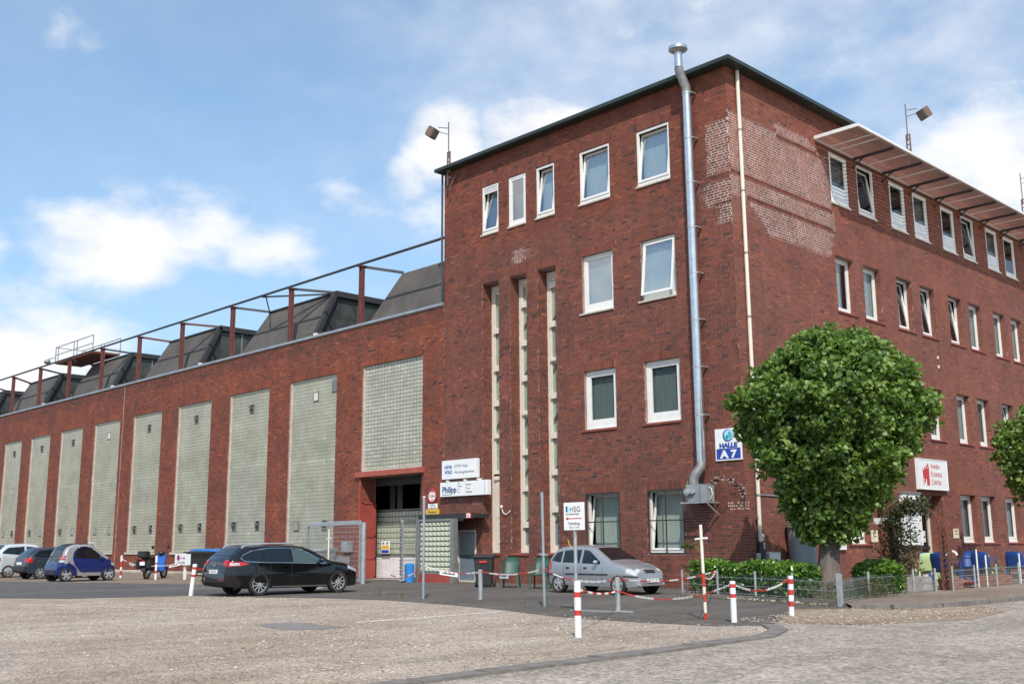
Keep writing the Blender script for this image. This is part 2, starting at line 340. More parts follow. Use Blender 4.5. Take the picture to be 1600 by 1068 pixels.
def text(name, body, size, loc, face, mat, parent, align='LEFT', ext=.004, sx=1., bold=0.):
    cu = bpy.data.curves.new(name, 'FONT'); cu.body = body; cu.size = size; cu.extrude = ext; cu.align_x = align; cu.offset = bold; cu.resolution_u = 3
    tmp = bpy.data.objects.new(name, cu); COL.objects.link(tmp)
    me = bpy.data.meshes.new_from_object(tmp); bpy.data.objects.remove(tmp)
    me.materials.clear(); me.materials.append(M[mat]); me.shade_flat()
    if face == 'F': rot = Matrix(((1, 0, 0), (0, 0, -1), (0, 1, 0)))
    elif face == 'R': rot = Matrix(((0, 0, 1), (1, 0, 0), (0, 1, 0)))
    else: rot = face
    me.transform((rot @ Matrix.Diagonal((sx, 1, 1))).to_4x4())
    o = bpy.data.objects.new(name, me); o.location = Vector(loc) - (wl(parent) if parent and face in ('F', 'R') else Vector()); put(o, parent); return o
# ---------------------------------------------------------------- ground and roads
def sheet(name, mat, pts, z, kind='structure'):
    mb = MB(); mb.add([(x, y, z) for x, y in pts], [tuple(range(len(pts)))]); return mb.build(name, mat, kind=kind)
def ground_mat(name, cols, specks, bscale, patch, coarse=1.):
    m = bpy.data.materials.new(name); m.use_nodes = True; nt = m.node_tree; n = nt.nodes; l = nt.links
    b = n['Principled BSDF']; b.inputs['Roughness'].default_value = .95; b.inputs['Specular IOR Level'].default_value = .25
    g = n.new('ShaderNodeNewGeometry'); vec = g.outputs['Position']
    def nz(s, d=5, r=.6, v=vec):
        o = n.new('ShaderNodeTexNoise'); o.inputs['Scale'].default_value = s; o.inputs['Detail'].default_value = d; o.inputs['Roughness'].default_value = r; l.new(v, o.inputs['Vector']); return o.outputs[0]
    def ramp(f, a, b_, c0, c1):
        o = n.new('ShaderNodeValToRGB'); l.new(f, o.inputs[0]); e = o.color_ramp.elements; e[0].position = a; e[1].position = b_; e[0].color = (*c0, 1); e[1].color = (*c1, 1); return o.outputs[0]
    def mix(f, a, c, mode='MIX'):
        o = n.new('ShaderNodeMix'); o.data_type = 'RGBA'; o.blend_type = mode
        if isinstance(f, float): o.inputs[0].default_value = f
        else: l.new(f, o.inputs[0])
        for i, v in ((6, a), (7, c)):
            if isinstance(v, tuple): o.inputs[i].default_value = (*v, 1)
            else: l.new(v, o.inputs[i])
        return o.outputs[2]
    c = ramp(nz(.35, 6), .35, .65, cols[0], cols[1])
    c = mix(ramp(nz(.13, 5, .7), .5, .68, (0, 0, 0), (patch[3],) * 3), c, tuple(patch[:3]))
    v1 = n.new('ShaderNodeTexVoronoi'); v1.inputs['Scale'].default_value = 38 / coarse; l.new(vec, v1.inputs['Vector'])
    sp = n.new('ShaderNodeSeparateColor'); l.new(v1.outputs['Color'], sp.inputs[0])
    lo, hi = specks
    s1 = n.new('ShaderNodeValToRGB'); l.new(sp.outputs[0], s1.inputs[0]); e = s1.color_ramp.elements; e[0].color = (lo,) * 3 + (1,); e[1].color = (hi,) * 3 + (1,); e[0].position = .1; e[1].position = .9
    c = mix(1.0, c, s1.outputs[0], 'MULTIPLY')
    c = mix(1.0, c, ramp(nz(9 / coarse, 4, .7), .3, .72, (.78,) * 3, (1.2,) * 3), 'MULTIPLY')
    mpw = n.new('ShaderNodeMapping'); mpw.inputs['Rotation'].default_value = (0, 0, .78); mpw.inputs['Scale'].default_value = (1., .16, 1.); l.new(vec, mpw.inputs[0])
    c = mix(1.0, c, ramp(nz(1.1, 5, .65, mpw.outputs[0]), .35, .7, (.80,) * 3, (1.10,) * 3), 'MULTIPLY')
    c = mix(1.0, c, ramp(nz(7, 4, .7, mpw.outputs[0]), .55, .75, (1.,) * 3, (.72,) * 3), 'MULTIPLY')
    c = mix(1.0, c, ramp(nz(2.2, 3, .5), .3, .7, (.9,) * 3, (1.1,) * 3), 'MULTIPLY')
    l.new(c, b.inputs['Base Color'])
    bp = n.new('ShaderNodeBump'); bp.inputs['Strength'].default_value = 1.; bp.inputs['Distance'].default_value = .02
    hh = n.new('ShaderNodeMath'); hh.operation = 'ADD'; l.new(nz(bscale, 4), hh.inputs[0])
    inv = n.new('ShaderNodeMath'); inv.operation = 'MULTIPLY'; l.new(v1.outputs['Distance'], inv.inputs[0]); inv.inputs[1].default_value = -.8; l.new(inv.outputs[0], hh.inputs[1])
    l.new(hh.outputs[0], bp.inputs['Height']); l.new(bp.outputs[0], b.inputs['Normal']); return m
M['yard'] = ground_mat('worn_yard_surface', [(.40, .318, .250), (.51, .425, .350)], (.55, 1.32), 22, (.36, .262, .18, .9), .85)
M['road'] = ground_mat('worn_road_surface', [(.34, .288, .235), (.42, .362, .302)], (.66, 1.24), 15, (.30, .255, .215, .6), 1.6)
M['asphalt'] = ground_mat('grey_asphalt', [(.125, .11, .098), (.165, .145, .13)], (.8, 1.2), 30, (.20, .17, .145, .6), .8)
M['asphalt2'] = ground_mat('dark_asphalt', [(.115, .11, .11), (.15, .142, .138)], (.8, 1.2), 30, (.17, .155, .145, .5), .8)
M['park'] = ground_mat('brown_parking_strip', [(.24, .18, .135), (.32, .25, .20)], (.75, 1.2), 26, (.22, .18, .10, .6), .8)
M['pave'] = ground_mat('brown_grey_pavement', [(.26, .20, .16), (.32, .255, .205)], (.8, 1.15), 26, (.22, .17, .13, .6), .8)
M['gravel'] = ground_mat('loose_brown_gravel', [(.32, .23, .16), (.42, .32, .235)], (.6, 1.3), 30, (.27, .19, .13, .6), .8)
M['line'] = base_mat('worn_white_line', (.55, .49, .42), .9, var=.25, vscale=6)
M['patch'] = base_mat('asphalt_patch', (.20, .18, .17), .95, var=.2, vscale=6, bump=.4)

sheet('ground', 'yard', [(-700, -700), (700, -700), (700, 700), (-700, 700)], 0)
sheet('road', 'road', [(8.5, -60), (70, -60), (70, 300), (7.45, 300), (7.45, -2.5), (7.3, -4.2), (6.6, -5.4), (6.1, -6.6), (6.1, -8.2), (7.0, -10.0), (7.75, -10.9), (8.25, -12.0), (8.42, -15.0), (8.45, -18.6)], .004)
AS = [(-4.0, -9.35), (-1.2, -9.7), (1.0, -10.25), (2.9, -10.9), (5.2, -11.1), (6.6, -10.95), (7.2, -10.3), (6.4, -8.6), (6.15, -7.4), (6.3, -6.3), (5.95, -5.5), (5.2, 0), (0, 0), (-30, 0), (-16, -4.4), (-12, -5.6), (-9, -8.6)]
sheet('asphalt_forecourt', 'asphalt', AS, .005)
sheet('parking_strip', 'park', [(-140, -22), (-60, -13.3), (-27.5, -10.2), (-18.2, -6.93), (-13.5, -4.6), (-16, -4.4), (-30, 0), (-140, 0)], .004)
sheet('asphalt_lane', 'asphalt2', [(-140, -60), (-40, -31), (-22, -19.8), (-13.0, -15.0), (-11.2, -14.0), (-10.4, -12), (-10.1, -11.2), (-8.9, -10.9), (-6.0, -9.7), (-4.0, -9.35), (-9, -8.6), (-13.5, -4.6), (-18.2, -6.93), (-27.5, -10.2), (-60, -13.3), (-140, -22)], .0085)
sheet('loose_gravel', 'gravel', [(5.3, -6.4), (6.0, -8.2), (7.2, -9.8), (8.3, -9.2), (9.0, -7.0), (8.6, -4.6), (7.5, -3.2), (7.2, -4.3), (6.4, -5.5)], .0095)
sheet('pavement', 'pave', [(4.4, -3.2), (5.95, -5.5), (6.6, -5.25), (7.15, -4.2), (7.3, -2.5), (7.3, 140), (0, 140), (0, 0), (4.4, 0)], .06)
sheet('asphalt_repair', 'patch', [(0.52, -15.2), (1.0, -14.75), (1.55, -15.0), (2.2, -14.8), (2.35, -15.5), (1.9, -15.9), (1.2, -15.75), (.7, -15.6)], .0045)
sheet('painted_line', 'line', [(1.62, -14.3), (1.62, -14.12), (1.45, -10.6), (1.28, -10.6), (1.4, -14.1)], .0045)
sheet('painted_line', 'line', [(-9.6, -15.9), (-9.5, -15.75), (-4.2, -14.2), (-4.2, -14.32)], .0045)
for x0, y0, x1, y1 in ((-14.5, -8.9, -13.4, -7.9), (-17.6, -7.4, -16.2, -6.4), (-20.8, -8.3, -19.5, -7.4), (-24, -9.4, -22.8, -8.6)):
    sheet('painted_line', 'line', [(x0, y0), (x0 + .12, y0), (x1 + .12, y1), (x1, y1)], .013)
kp = [(8.62, -40), (8.52, -18.6), (8.44, -15), (8.27, -12.1), (7.8, -11.05), (7.2, -10.35)]
def kerb_row(path, w, z1, length=.9):
    segs = []
    for a, b in zip(path, path[1:]):
        L = math.dist(a, b); k = max(1, round(L / length))
        for i in range(k):
            p = [a[j] + (b[j] - a[j]) * (i + .02) / k for j in (0, 1)]; q = [a[j] + (b[j] - a[j]) * (i + .98) / k for j in (0, 1)]
            segs.append((p, q))
    return segs
kr = bpy.data.objects.new('kerb', None); put(kr, None, 'structure')
for path, w, h in ((kp, .28, .035), ([(6.0, -5.55), (6.7, -5.3), (7.22, -4.3), (7.38, -2.5), (7.4, 20), (7.4, 60)], .14, .085)):
    for i, (p, q) in enumerate(kerb_row(path, w, h)):
        if i > 60: break
        mb = MB(); dz = rnd.uniform(-.008, .01); mb.bar((p[0], p[1], (h + dz) / 2 - .02), (q[0], q[1], (h + dz) / 2 - .02 + rnd.uniform(-.005, .005)), w * rnd.uniform(.92, 1.05), h + dz + .04)
        mb.build('kerb_stone', 'kerbstone', kr)
mb = MB()
for i in range(60):
    x = -62 + i * 1.0
    if x > -19.2: break
    mb = MB(); mb.box(x, x + .97, -.62, -.46, -.02, .12 + rnd.uniform(-.01, .01)); mb.build('kerb_stone', 'sill_stone', kr)

# loose stones lying on the worn surface
def stones(name, n, region, zf, smin, smax, cols):
    V = []; F = []; T = []; rg = np.random.RandomState(len(name) + n)
    octv = np.array([(1, 0, 0), (0, 1, 0), (-1, 0, 0), (0, -1, 0), (0, 0, 1)], float); of = [(0, 1, 4), (1, 2, 4), (2, 3, 4), (3, 0, 4)]
    for i in range(n):
        x, y = region(rg)
        if .4 < x < 2.5 and -16 < y < -14.7: continue
        s = smin + (smax - smin) * rg.rand() ** 3; a = rg.rand() * 6.28; c, sn = math.cos(a), math.sin(a); k = len(V)
        for v in octv * rg.uniform(.6, 1.3, (5, 3)): V.append((x + s * (v[0] * c - v[1] * sn), y + s * (v[0] * sn + v[1] * c), zf + s * .55 * v[2]))
        t = rg.rand(); F += [tuple(j + k for j in f) for f in of]; T += [t] * 4
    me = bpy.data.meshes.new(name); me.from_pydata(V, [], F); me.materials.append(M[cols]); me.attributes.new('tone', 'FLOAT', 'FACE').data.foreach_set('value', T)
    o = bpy.data.objects.new(name, me); put(o, None, 'stuff'); return o
M['stone'] = base_mat('loose_stone', (.4, .33, .27), .9, attr=[(.14, .11, .09), (.30, .24, .19), (.40, .33, .27), (.55, .49, .42)])
stones('gravel', 9000, lambda g: (g.uniform(-9, 8.2), g.uniform(-20, -10.6)), .006, .006, .028, 'stone')
stones('road_grit', 6000, lambda g: (g.uniform(8.6, 17), g.uniform(-19, 3)), .010, .005, .018, 'stone')
stones('edge_gravel', 3000, lambda g: (g.uniform(5.9, 8.6), g.uniform(-9.9, -4.0)), .012, .006, .026, 'stone')

# ---------------------------------------------------------------- brickwork
class Bricks:
    def __init__(s): s.V = []; s.T = []
    def quad_box(s, face, u0, u1, z0, z1, n0, n1, t):
        P = ((u0, n0, z0), (u1, n0, z0), (u1, n1, z0), (u0, n1, z0), (u0, n0, z1), (u1, n0, z1), (u1, n1, z1), (u0, n1, z1))
        s.V.append([face(*p) for p in P]); s.T.append(t)
    def build(s, name, mat, parent):
        V = np.array(s.V, float); N = len(V); off = np.array(wl(parent)); V = V.reshape(-1, 3) - off
        F = np.array([(3, 2, 6, 7), (0, 3, 7, 4), (2, 1, 5, 6), (4, 7, 6, 5), (0, 1, 2, 3)])
        F = (F[None] + (np.arange(N) * 8)[:, None, None]).reshape(-1, 4)
        me = bpy.data.meshes.new(name); me.vertices.add(len(V)); me.vertices.foreach_set('co', V.ravel())
        me.loops.add(F.size); me.loops.foreach_set('vertex_index', F.ravel()); me.polygons.add(len(F))
        me.polygons.foreach_set('loop_start', np.arange(0, F.size, 4)); me.polygons.foreach_set('loop_total', np.full(len(F), 4))
        me.update(); me.validate(); me.shade_flat(); me.materials.append(M[mat]); me.attributes.new('tone', 'FLOAT', 'FACE').data.foreach_set('value', np.repeat(np.array(s.T, float), 5))
        o = bpy.data.objects.new(name, me); return put(o, parent, 'stuff')
COURSE = .0815; JT = .0145
def lay(br, fmap, L0, L1, z0, z1, holes, tone, proud=.008, single=None, wide=None):
    nrow = int(round((z1 - z0) / COURSE))
    for r in range(nrow):
        za = z0 + r * COURSE; zb = za + COURSE - JT; zc = (za + zb) / 2; header = r % 2
        iv = [(L0, L1)]
        for (a, b, c, d) in holes:
            if c < zc < d:
                iv = [x for (p, q) in iv for x in (((p, min(q, a)), (max(p, b), q)) if a < q and b > p else ((p, q),)) if x[1] - x[0] > .02]
        u = L0 - rnd.random() * .25
        while u < L1:
            ln = .125 if (header and rnd.random() < .75) or rnd.random() < .12 else .25
            for p, q in iv:
                a = max(u, p); b = min(u + ln - JT + .001, q)
                if b - a > .025:
                    t = tone((a + b) / 2, zc)
                    if single and single(a, b, zc, ln - JT + .001, t): continue
                    e = .0035 if wide and wide((a + b) / 2, zc) else 0
                    br.quad_box(fmap, a + e, b - e, za + e, zb - e, -.004, proud + rnd.uniform(-.0015, .0025) - (.001 if e else 0), t)
            u += ln
def soldiers(br, fmap, u0, u1, z, h, tone, proud=.009):
    u = u0 - .12
    while u < u1 + .12:
        br.quad_box(fmap, u, min(u + .071, u1 + .12), z + .005, z + h - .006, -.004, proud + rnd.uniform(-.001, .003), tone(u, z)); u += .082
def tone_fn(mean, sd, odd=.12, bands=()):
    def f(u, z):
        m = mean
        for z0, z1, dm in bands:
            if z0 < z < z1: m += dm
        m += .16 * (noise.noise(Vector((u * .35, z * .5, 3.1))))
        t = rnd.gauss(m, sd)
        if rnd.random() < odd: t = rnd.choice((.02, .1, .15, .2, .8))
        return min(1, max(0, t))
    return f
def wall_sheet(mb, fmap, L0, L1, z0, z1, holes, depth, mjamb=0, mface=0, n=0.):
    us = sorted(set([L0, L1] + [v for h in holes for v in h[:2] if L0 < v < L1])); zs = sorted(set([z0, z1] + [v for h in holes for v in h[2:4] if z0 < v < z1]))
    for a, b in zip(us, us[1:]):
        for c, d in zip(zs, zs[1:]):
            uc, zc = (a + b) / 2, (c + d) / 2
            if any(h[0] < uc < h[1] and h[2] < zc < h[3] for h in holes): continue
            mb.add([fmap(a, n, c), fmap(b, n, c), fmap(b, n, d), fmap(a, n, d)], [(0, 1, 2, 3)], mface)
    for h in holes:
        a, b, c, d = h[:4]; dp = h[4] if len(h) > 4 else depth
        c = max(c, z0)
        for P in (((a, n, c), (a, n, d), (a, -dp, d), (a, -dp, c)), ((b, n, c), (b, -dp, c), (b, -dp, d), (b, n, d)), ((a, n, d), (b, n, d), (b, -dp, d), (a, -dp, d)), ((a, n, c), (a, -dp, c), (b, -dp, c), (b, n, c))):
            mb.add([fmap(*p) for p in P], [(0, 1, 2, 3)], mjamb)
FF = lambda u, n, z: (u, -n, z)
FR_ = lambda u, n, z: (n, u, z)

# ================================================================ office building (tower front and side wing)
YB = 46.0
office = thing('office_building', 'four storey red brick office block with white windows and flat roof at the street corner', 'building', (0, 0, 0))
FRONT_TOP = 15.29
# openings: u0,u1,z0,z1,depth
row4 = [(-10.75, -9.88), (-9.35, -8.48), (-7.96, -7.09), (-5.92, -4.60), (-3.46, -2.16)]
two = [(-5.90, -4.56), (-3.42, -2.08)]
slits = [(-10.75, -9.89), (-9.33, -8.48), (-7.95, -7.10)]
hF = [(a, b, 12.344, 14.21, .10) for a, b in row4] + [(a, b, 8.64, 10.577, .16) for a, b in two] + [(a, b, 4.836, 6.738, .16) for a, b in two]
hF += [(-5.93, -4.53, .97, 2.844, .14), (-3.46, -2.10, .97, 2.844, .14)] + [(a, b, .987, 10.543, .55) for a, b in slits]
hF += [(-12.15, -11.08, -.1, 1.80, .2)]
ys = []
for k in range(11): ys += [5.87 + 4.24 * k, 7.72 + 4.24 * k]
ys4 = [y for y in ys]
hR = [(y, y + 1.22, 12.36, 14.18, .10) for y in ys4 if y < YB - 2] + [(y, y + 1.2, 8.66, 10.56, .28) for y in ys if y < YB - 2] + [(y, y + 1.16, 4.86, 6.74, .28) for y in ys if y < YB - 2]
GR = [(5.62, 6.95), (13.95, 15.3), (15.8, 17.1), (18.1, 19.45), (20.0, 21.3), (22.6, 23.9), (24.5, 25.8), (27, 28.3), (29, 30.3), (33, 34.3), (37, 38.3)]
hR += [(a, b, 1.2, 2.96, .28) for a, b in GR] + [(7.50, 8.76, .06, 2.90, .9), (10.46, 12.45, .06, 2.88, .6)]
mb = MB()
sp_ = lambda H, lo: [h for h in H if (h[2] > 11.9) == (not lo)]
wall_sheet(mb, FF, -12.87, 0, -.3, 11.94, sp_(hF, 1), .2); wall_sheet(mb, FR_, 0, YB, -.3, 11.94, sp_(hR, 1), .2)
wall_sheet(mb, FF, -12.87, 0, 11.94, FRONT_TOP, sp_(hF, 0), .2, 1, 1); wall_sheet(mb, FR_, 0, YB, 11.94, FRONT_TOP, sp_(hR, 0), .2, 1, 1)
mb.add([(-12.87, 0, -.3), (-12.87, YB, -.3), (-12.87, YB, FRONT_TOP), (-12.87, 0, FRONT_TOP)], [(0, 1, 2, 3)]); mb.add([(-12.87, YB, -.3), (0, YB, -.3), (0, YB, FRONT_TOP), (-12.87, YB, FRONT_TOP)], [(0, 1, 2, 3)])
mb.build('wall', ['mortar_dark', 'mortar_red'], office)
mb = MB(); mb.box(-13.0, .34, -.34, YB + .3, 15.33, 15.40); mb.build('roof', 'felt', office)
mb = MB()
mb.box(-13.06, .38, -.38, -.345, 15.30, 15.42); mb.box(.345, .38, -.345, YB + .3, 15.30, 15.42); mb.box(-13.06, -13.005, -.345, YB + .3, 15.30, 15.42); mb.box(-13.0, .34, -.34, YB, 15.28, 15.325)
mb.build('roof_edge', 'fascia', office)
for z in (3.6, 7.5, 11.4):
    mb = MB(); mb.box(-12.7, -.7, .9, YB - .2, z, z + .3); mb.build('floor_slab', 'ceiling', office)
mb = MB(); mb.box(-6.6, -6.4, 2, YB - 1, 0, 15.3); mb.box(-12.6, -.7, 5.0, 5.15, 0, 15.3); mb.build('partition_wall', 'ceiling', office)
# bricks
singles = []
def lone(fk):
    def g(a, b, z, full, t):
        if abs((b - a) - full) < .002 and 1.1 < z < 4.4 and (a > -1.75 if fk == 'F' else b < .62) and len(singles) < 300:
            singles.append((fk, a, z, round(full, 3), t)); return True
    return g
tF = tone_fn(.46, .13, .07, [(11.9, 16, .06), (10.6, 12.2, -.02), (0, 4.0, -.05)]); tR = tone_fn(.48, .11, .06, [(11.9, 16, .05), (0, 3, -.05)])
brF = Bricks(); lint = []
hb = [h[:4] for h in hF]
snap = lambda z, h: -.02 + COURSE * round((z + h + .02) / COURSE) - z
LF = [(h[0], h[1], h[3], snap(h[3], .245)) for h in hF if h[4] < .6 and h[2] > 0]
wF = lambda u, z: (u > -.85 and 12.05 < z < 13.65) or (u > -1.05 and 11.05 < z < 11.8) or (u > -.6 and 10.5 < z < 11.1) or (-9.3 < u < -8.3 and 10.95 < z < 11.5)
wR = lambda u, z: u < 6.1 and 10.45 < z < 14.25
lay(brF, FF, -12.87, .008, -.02, 15.27, hb + [(a - .12, b + .12, z, z + h) for a, b, z, h in LF], tF, single=lone('F'), wide=wF)
for a, b, z, h in LF: soldiers(brF, FF, a, b, z, h, tone_fn(.42, .1, .05))
for a, b in slits:
    J = lambda u, n, z, a=a: (a + n, u, z)
    lay(brF, J, .008, .45, .987, 10.5, [], tF)
brF.build('front_brickwork', 'brick', office)
brR = Bricks(); LR = [(h[0], h[1], h[3], snap(h[3], .245)) for h in hR]
lay(brR, FR_, 0, YB, -.02, 15.27, [h[:4] for h in hR] + [(a - .12, b + .12, z, z + h) for a, b, z, h in LR], tR, single=lone('R'), wide=wR)
for a, b, z, h in LR: soldiers(brR, FR_, a, b, z, h, tone_fn(.45, .1, .05))
for h in hR:
    if h[4] > .2 and h[0] < 30:
        J = lambda u, n, z, b=h[1]: (-u, b - n, z)
        lay(brR, J, .0, h[4] - .02, h[2], h[3], [], tR)
brR.build('side_brickwork', 'brick_side', office)
BM = {}
for fk, a, z, full, t in singles:
    k = (fk, full, int(t * 6.99))
    if k not in BM:
        mb = MB(); mb.box(0, full, -.012, 0, 0, COURSE - JT, t=(k[2] + .5) / 7) if fk == 'F' else mb.box(0, .012, 0, full, 0, COURSE - JT, t=(k[2] + .5) / 7)
        o = mb.build('brick', 'brick', None, local=True, tone=True); BM[k] = o.data; bpy.data.objects.remove(o)
    o = bpy.data.objects.new('brick', BM[k]); zz = z - (COURSE - JT) / 2
    o.location = (a, .004 - rnd.uniform(0, .002), zz) if fk == 'F' else (-.004 + rnd.uniform(0, .002), a, zz); put(o, office)
# repointed patches: pale mortar filling the joints up to just behind the brick faces
def patchrows(mb, fmap, rows, n=.0052):
    for z0, z1, a, b in rows: mb.add([fmap(a, n, z0), fmap(b, n, z0), fmap(b, n, z1), fmap(a, n, z1)], [(0, 1, 2, 3)])
def patch_rows(z0, z1, fa, fb, jag=.12):
    out = []; z = -.02 + COURSE * math.floor(z0 / COURSE)
    while z < z1:
        t = (z - z0) / (z1 - z0); out.append((z - .011, z + COURSE - .011, fa(t) + rnd.uniform(-jag, jag), fb(t) + rnd.uniform(-jag, jag))); z += COURSE
    return out
mb = MB()
patchrows(mb, FF, [(a, b, c, .0) for a, b, c, d in patch_rows(12.12, 13.6, lambda t: -.78, lambda t: 0, .06)])
patchrows(mb, FF, [(a, b, c, .0) for a, b, c, d in patch_rows(11.1, 11.75, lambda t: -.95 + .15 * abs(t - .4), lambda t: 0, .1)])
patchrows(mb, FF, [(a, b, c, .0) for a, b, c, d in patch_rows(10.55, 11.1, lambda t: -.45, lambda t: 0, .12)])
mb.build('repointed_mortar', 'mortar_white', office); mb = MB()
patchrows(mb, FF, patch_rows(11.02, 11.47, lambda t: -9.2 + .1 * abs(t - .5), lambda t: -8.5 - .15 * abs(t - .5), .1))
mb.build('repointed_mortar', 'mortar_white', office); mb = MB()
patchrows(mb, FR_, patch_rows(12.05, 13.85, lambda t: .0, lambda t: 5.9 - .25 * t, .08))
patchrows(mb, FR_, [(a, b, 2.6 + rnd.uniform(-.1, .1), d) for a, b, c, d in patch_rows(13.85, 14.2, lambda t: 2.8 + t * .4, lambda t: 5.2 - .5 * t, .15)])
patchrows(mb, FR_, patch_rows(11.4, 12.05, lambda t: .0, lambda t: 6.0, .05))
patchrows(mb, FR_, patch_rows(10.5, 11.4, lambda t: 1.9 - 1.2 * t, lambda t: 5.6 + .3 * t, .1))
mb.build('repointed_mortar', 'mortar_white', office)
# ghost marks of old painted words on the brick faces
mb = MB()
for i in range(3):
    for k in range(26):
        u = -1.55 + k * .065
        if rnd.random() < .72: mb.box(u, u + rnd.uniform(.02, .05), -.0125, -.0115, 2.18 + i * COURSE + .01, 2.18 + i * COURSE + rnd.uniform(.03, .065)) if u > -.62 else None
for i in range(110):
    a = rnd.uniform(.05, 2.4); r0 = rnd.uniform(.62, .76); u = -.78 + math.cos(a) * r0; z = 2.5 + math.sin(a) * r0 * .8
    zc = -.02 + COURSE * round(z / COURSE) + .012
    if u < 0: mb.box(u, u + rnd.uniform(.03, .09), -.0125, -.0115, zc, zc + rnd.uniform(.02, .05))
for i in range(16):
    a = i / 16 * 6.28; u = -1.68 + .1 * math.cos(a); z = 2.55 + .17 * math.sin(a); mb.box(u - .012, u + .03, -.0125, -.0115, z, z + .03)
mb.build('painted_letter_traces', 'mortar_white', office)

# ---------------------------------------------------------------- windows
def frame_bars(mb, face, a, b, c, d, n0, n1, w, wb=None, T=None, m=0):
    wb = wb or w
    fbox(mb, face, a, a + w, n0, n1, c, d, m, T=T); fbox(mb, face, b - w, b, n0, n1, c, d, m, T=T)
    fbox(mb, face, a + w, b - w, n0, n1, d - w, d, m, T=T); fbox(mb, face, a + w, b - w, n0, n1, c, c + wb, m, T=T)
def window(parent, face, a, b, c, d, n, w=.075, tilt=0., awn=0., glass='glass', curtain_or_reflection=None, sill=None, sillw=.12, privacy=0., blind_top=0., half=None, cdepth=.14, lattice=False, wbot=1.):
    g = .003; a += g; b -= g; c += g; d -= g
    mb = MB(); frame_bars(mb, face, a, b, c + .05, d, n - .07, n, w * .8, w * wbot)
    fbox(mb, face, a, b, n - .07, n + .035, c, c + .05)
    win = mb.build('window', 'upvc', parent)
    ia, ib, ic, id_ = a + w * .8 + .004, b - w * .8 - .004, c + .05 + w * wbot + .004, d - w * .8 - .004
    T = None
    if tilt:
        th = R(tilt); T = lambda u, nn, z: (u, (n - .02) + (nn - n + .02) * math.cos(th) - (z - ic) * math.sin(th), ic + (z - ic) * math.cos(th) + (nn - n + .02) * math.sin(th))
    if awn:
        th = R(awn); T = lambda u, nn, z: (u, (n - .02) + (nn - n + .02) * math.cos(th) + (id_ - z) * math.sin(th), id_ - (id_ - z) * math.cos(th))
    mb = MB(); o = .03 if T else -.012; frame_bars(mb, face, ia - .02 * bool(T), ib + .02 * bool(T), ic - .02 * bool(T), id_ + .01 * bool(T), n - .055 + o, n + o, w * .75, T=T); sash = mb.build('sash', 'upvc', win)
    mb = MB(); q = w * .7; fbox(mb, face, ia + q, ib - q, n - .035 + o, n - .027 + o, ic + q, id_ - q, T=T); mb.build('pane', glass, win)
    if privacy:
        mb = MB(); fbox(mb, face, ia + q, ib - q, n - .026 + o, n - .018 + o, ic + q, ic + q + privacy, T=T); mb.build('frosted_strip', 'sign_white', win)
    if blind_top:
        mb = MB(); k = 5
        for i in range(k): fbox(mb, face, ia + .01, ib - .01, n - .02, n - .012, id_ - blind_top * (i + .9) / k, id_ - blind_top * (i + .2) / k)
        mb.build('ventilation_grille', 'upvc', win)
    if curtain_or_reflection:
        mb = MB(); ca, cb = (ia - .05, ib + .05) if half is None else (ia + (ib - ia) * half[0] - .05, ia + (ib - ia) * half[1] + .03); N = 14
        for i in range(N):
            u0 = ca + (cb - ca) * i / N; u1 = ca + (cb - ca) * (i + 1) / N; o_ = .004 * (i % 2)
            mb.add([FP(face, u0, n - cdepth - o_, c), FP(face, u1, n - cdepth - .004 + o_, c), FP(face, u1, n - cdepth - .004 + o_, d), FP(face, u0, n - cdepth - o_, d)], [(0, 1, 2, 3)])
        mb.build('curtain', curtain_or_reflection, win)  # curtains, but on the top front row sheets imitating reflections
    if sill:
        mb = MB(); fbox(mb, face, a - sillw, b + (.0 if face == 'F' else sillw * .7), n - .02, .055, c - .055, c - .005); mb.build('sill', sill, win)
    return win
tl = [9, 0, 8, 7, 7]
for i, (a, b) in enumerate(row4):
    window(office, 'F', a, b, 12.36, 14.2, -.02, .09, tilt=tl[i], glass='glass_mid', curtain_or_reflection='curtain_net' if i > 1 else 'curtain_grey', cdepth=.30, sill='sill_stone', sillw=.05, blind_top=.22 if i == 0 else 0)  # no curtains here: sheets behind the panes stand in for sky reflections
W3 = dict(glass='glass_mid', sill='sill_stone')
window(office, 'F', *two[0], 8.65, 10.57, -.10, .1, curtain_or_reflection='curtain', wbot=1.7, **W3)
window(office, 'F', *two[1], 8.65, 10.57, -.10, .1, awn=7, curtain_or_reflection='curtain_net', cdepth=.12, **W3)  # pale sheet behind the pane imitates its whitish reflection
window(office, 'F', *two[0], 4.84, 6.73, -.10, .12, curtain_or_reflection='curtain_grey', sill='sill_red', cdepth=.16, wbot=1.5, glass='glass_dull')
window(office, 'F', *two[1], 4.84, 6.73, -.10, .12, curtain_or_reflection='curtain_grey', sill='sill_red', cdepth=.16, wbot=1.5, glass='glass_dull')
for a, b in ((-5.93, -4.53), (-3.46, -2.10)):
    w = window(office, 'F', a, b, .98, 2.84, -.13, .07, tilt=8, curtain_or_reflection='curtain_tan', cdepth=.30, glass='glass_dull')
    mb = MB(); frame_bars(mb, 'F', a + .004, b - .004, .975, 2.838, -.02, .012, .04); fbox(mb, 'F', a + .04, b - .04, -.012, .006, 1.93, 1.965); fbox(mb, 'F', (a + b) / 2 - .018, (a + b) / 2 + .018, -.010, .008, 1.01, 2.80)
    mb.build('iron_grille', 'black_steel', w)
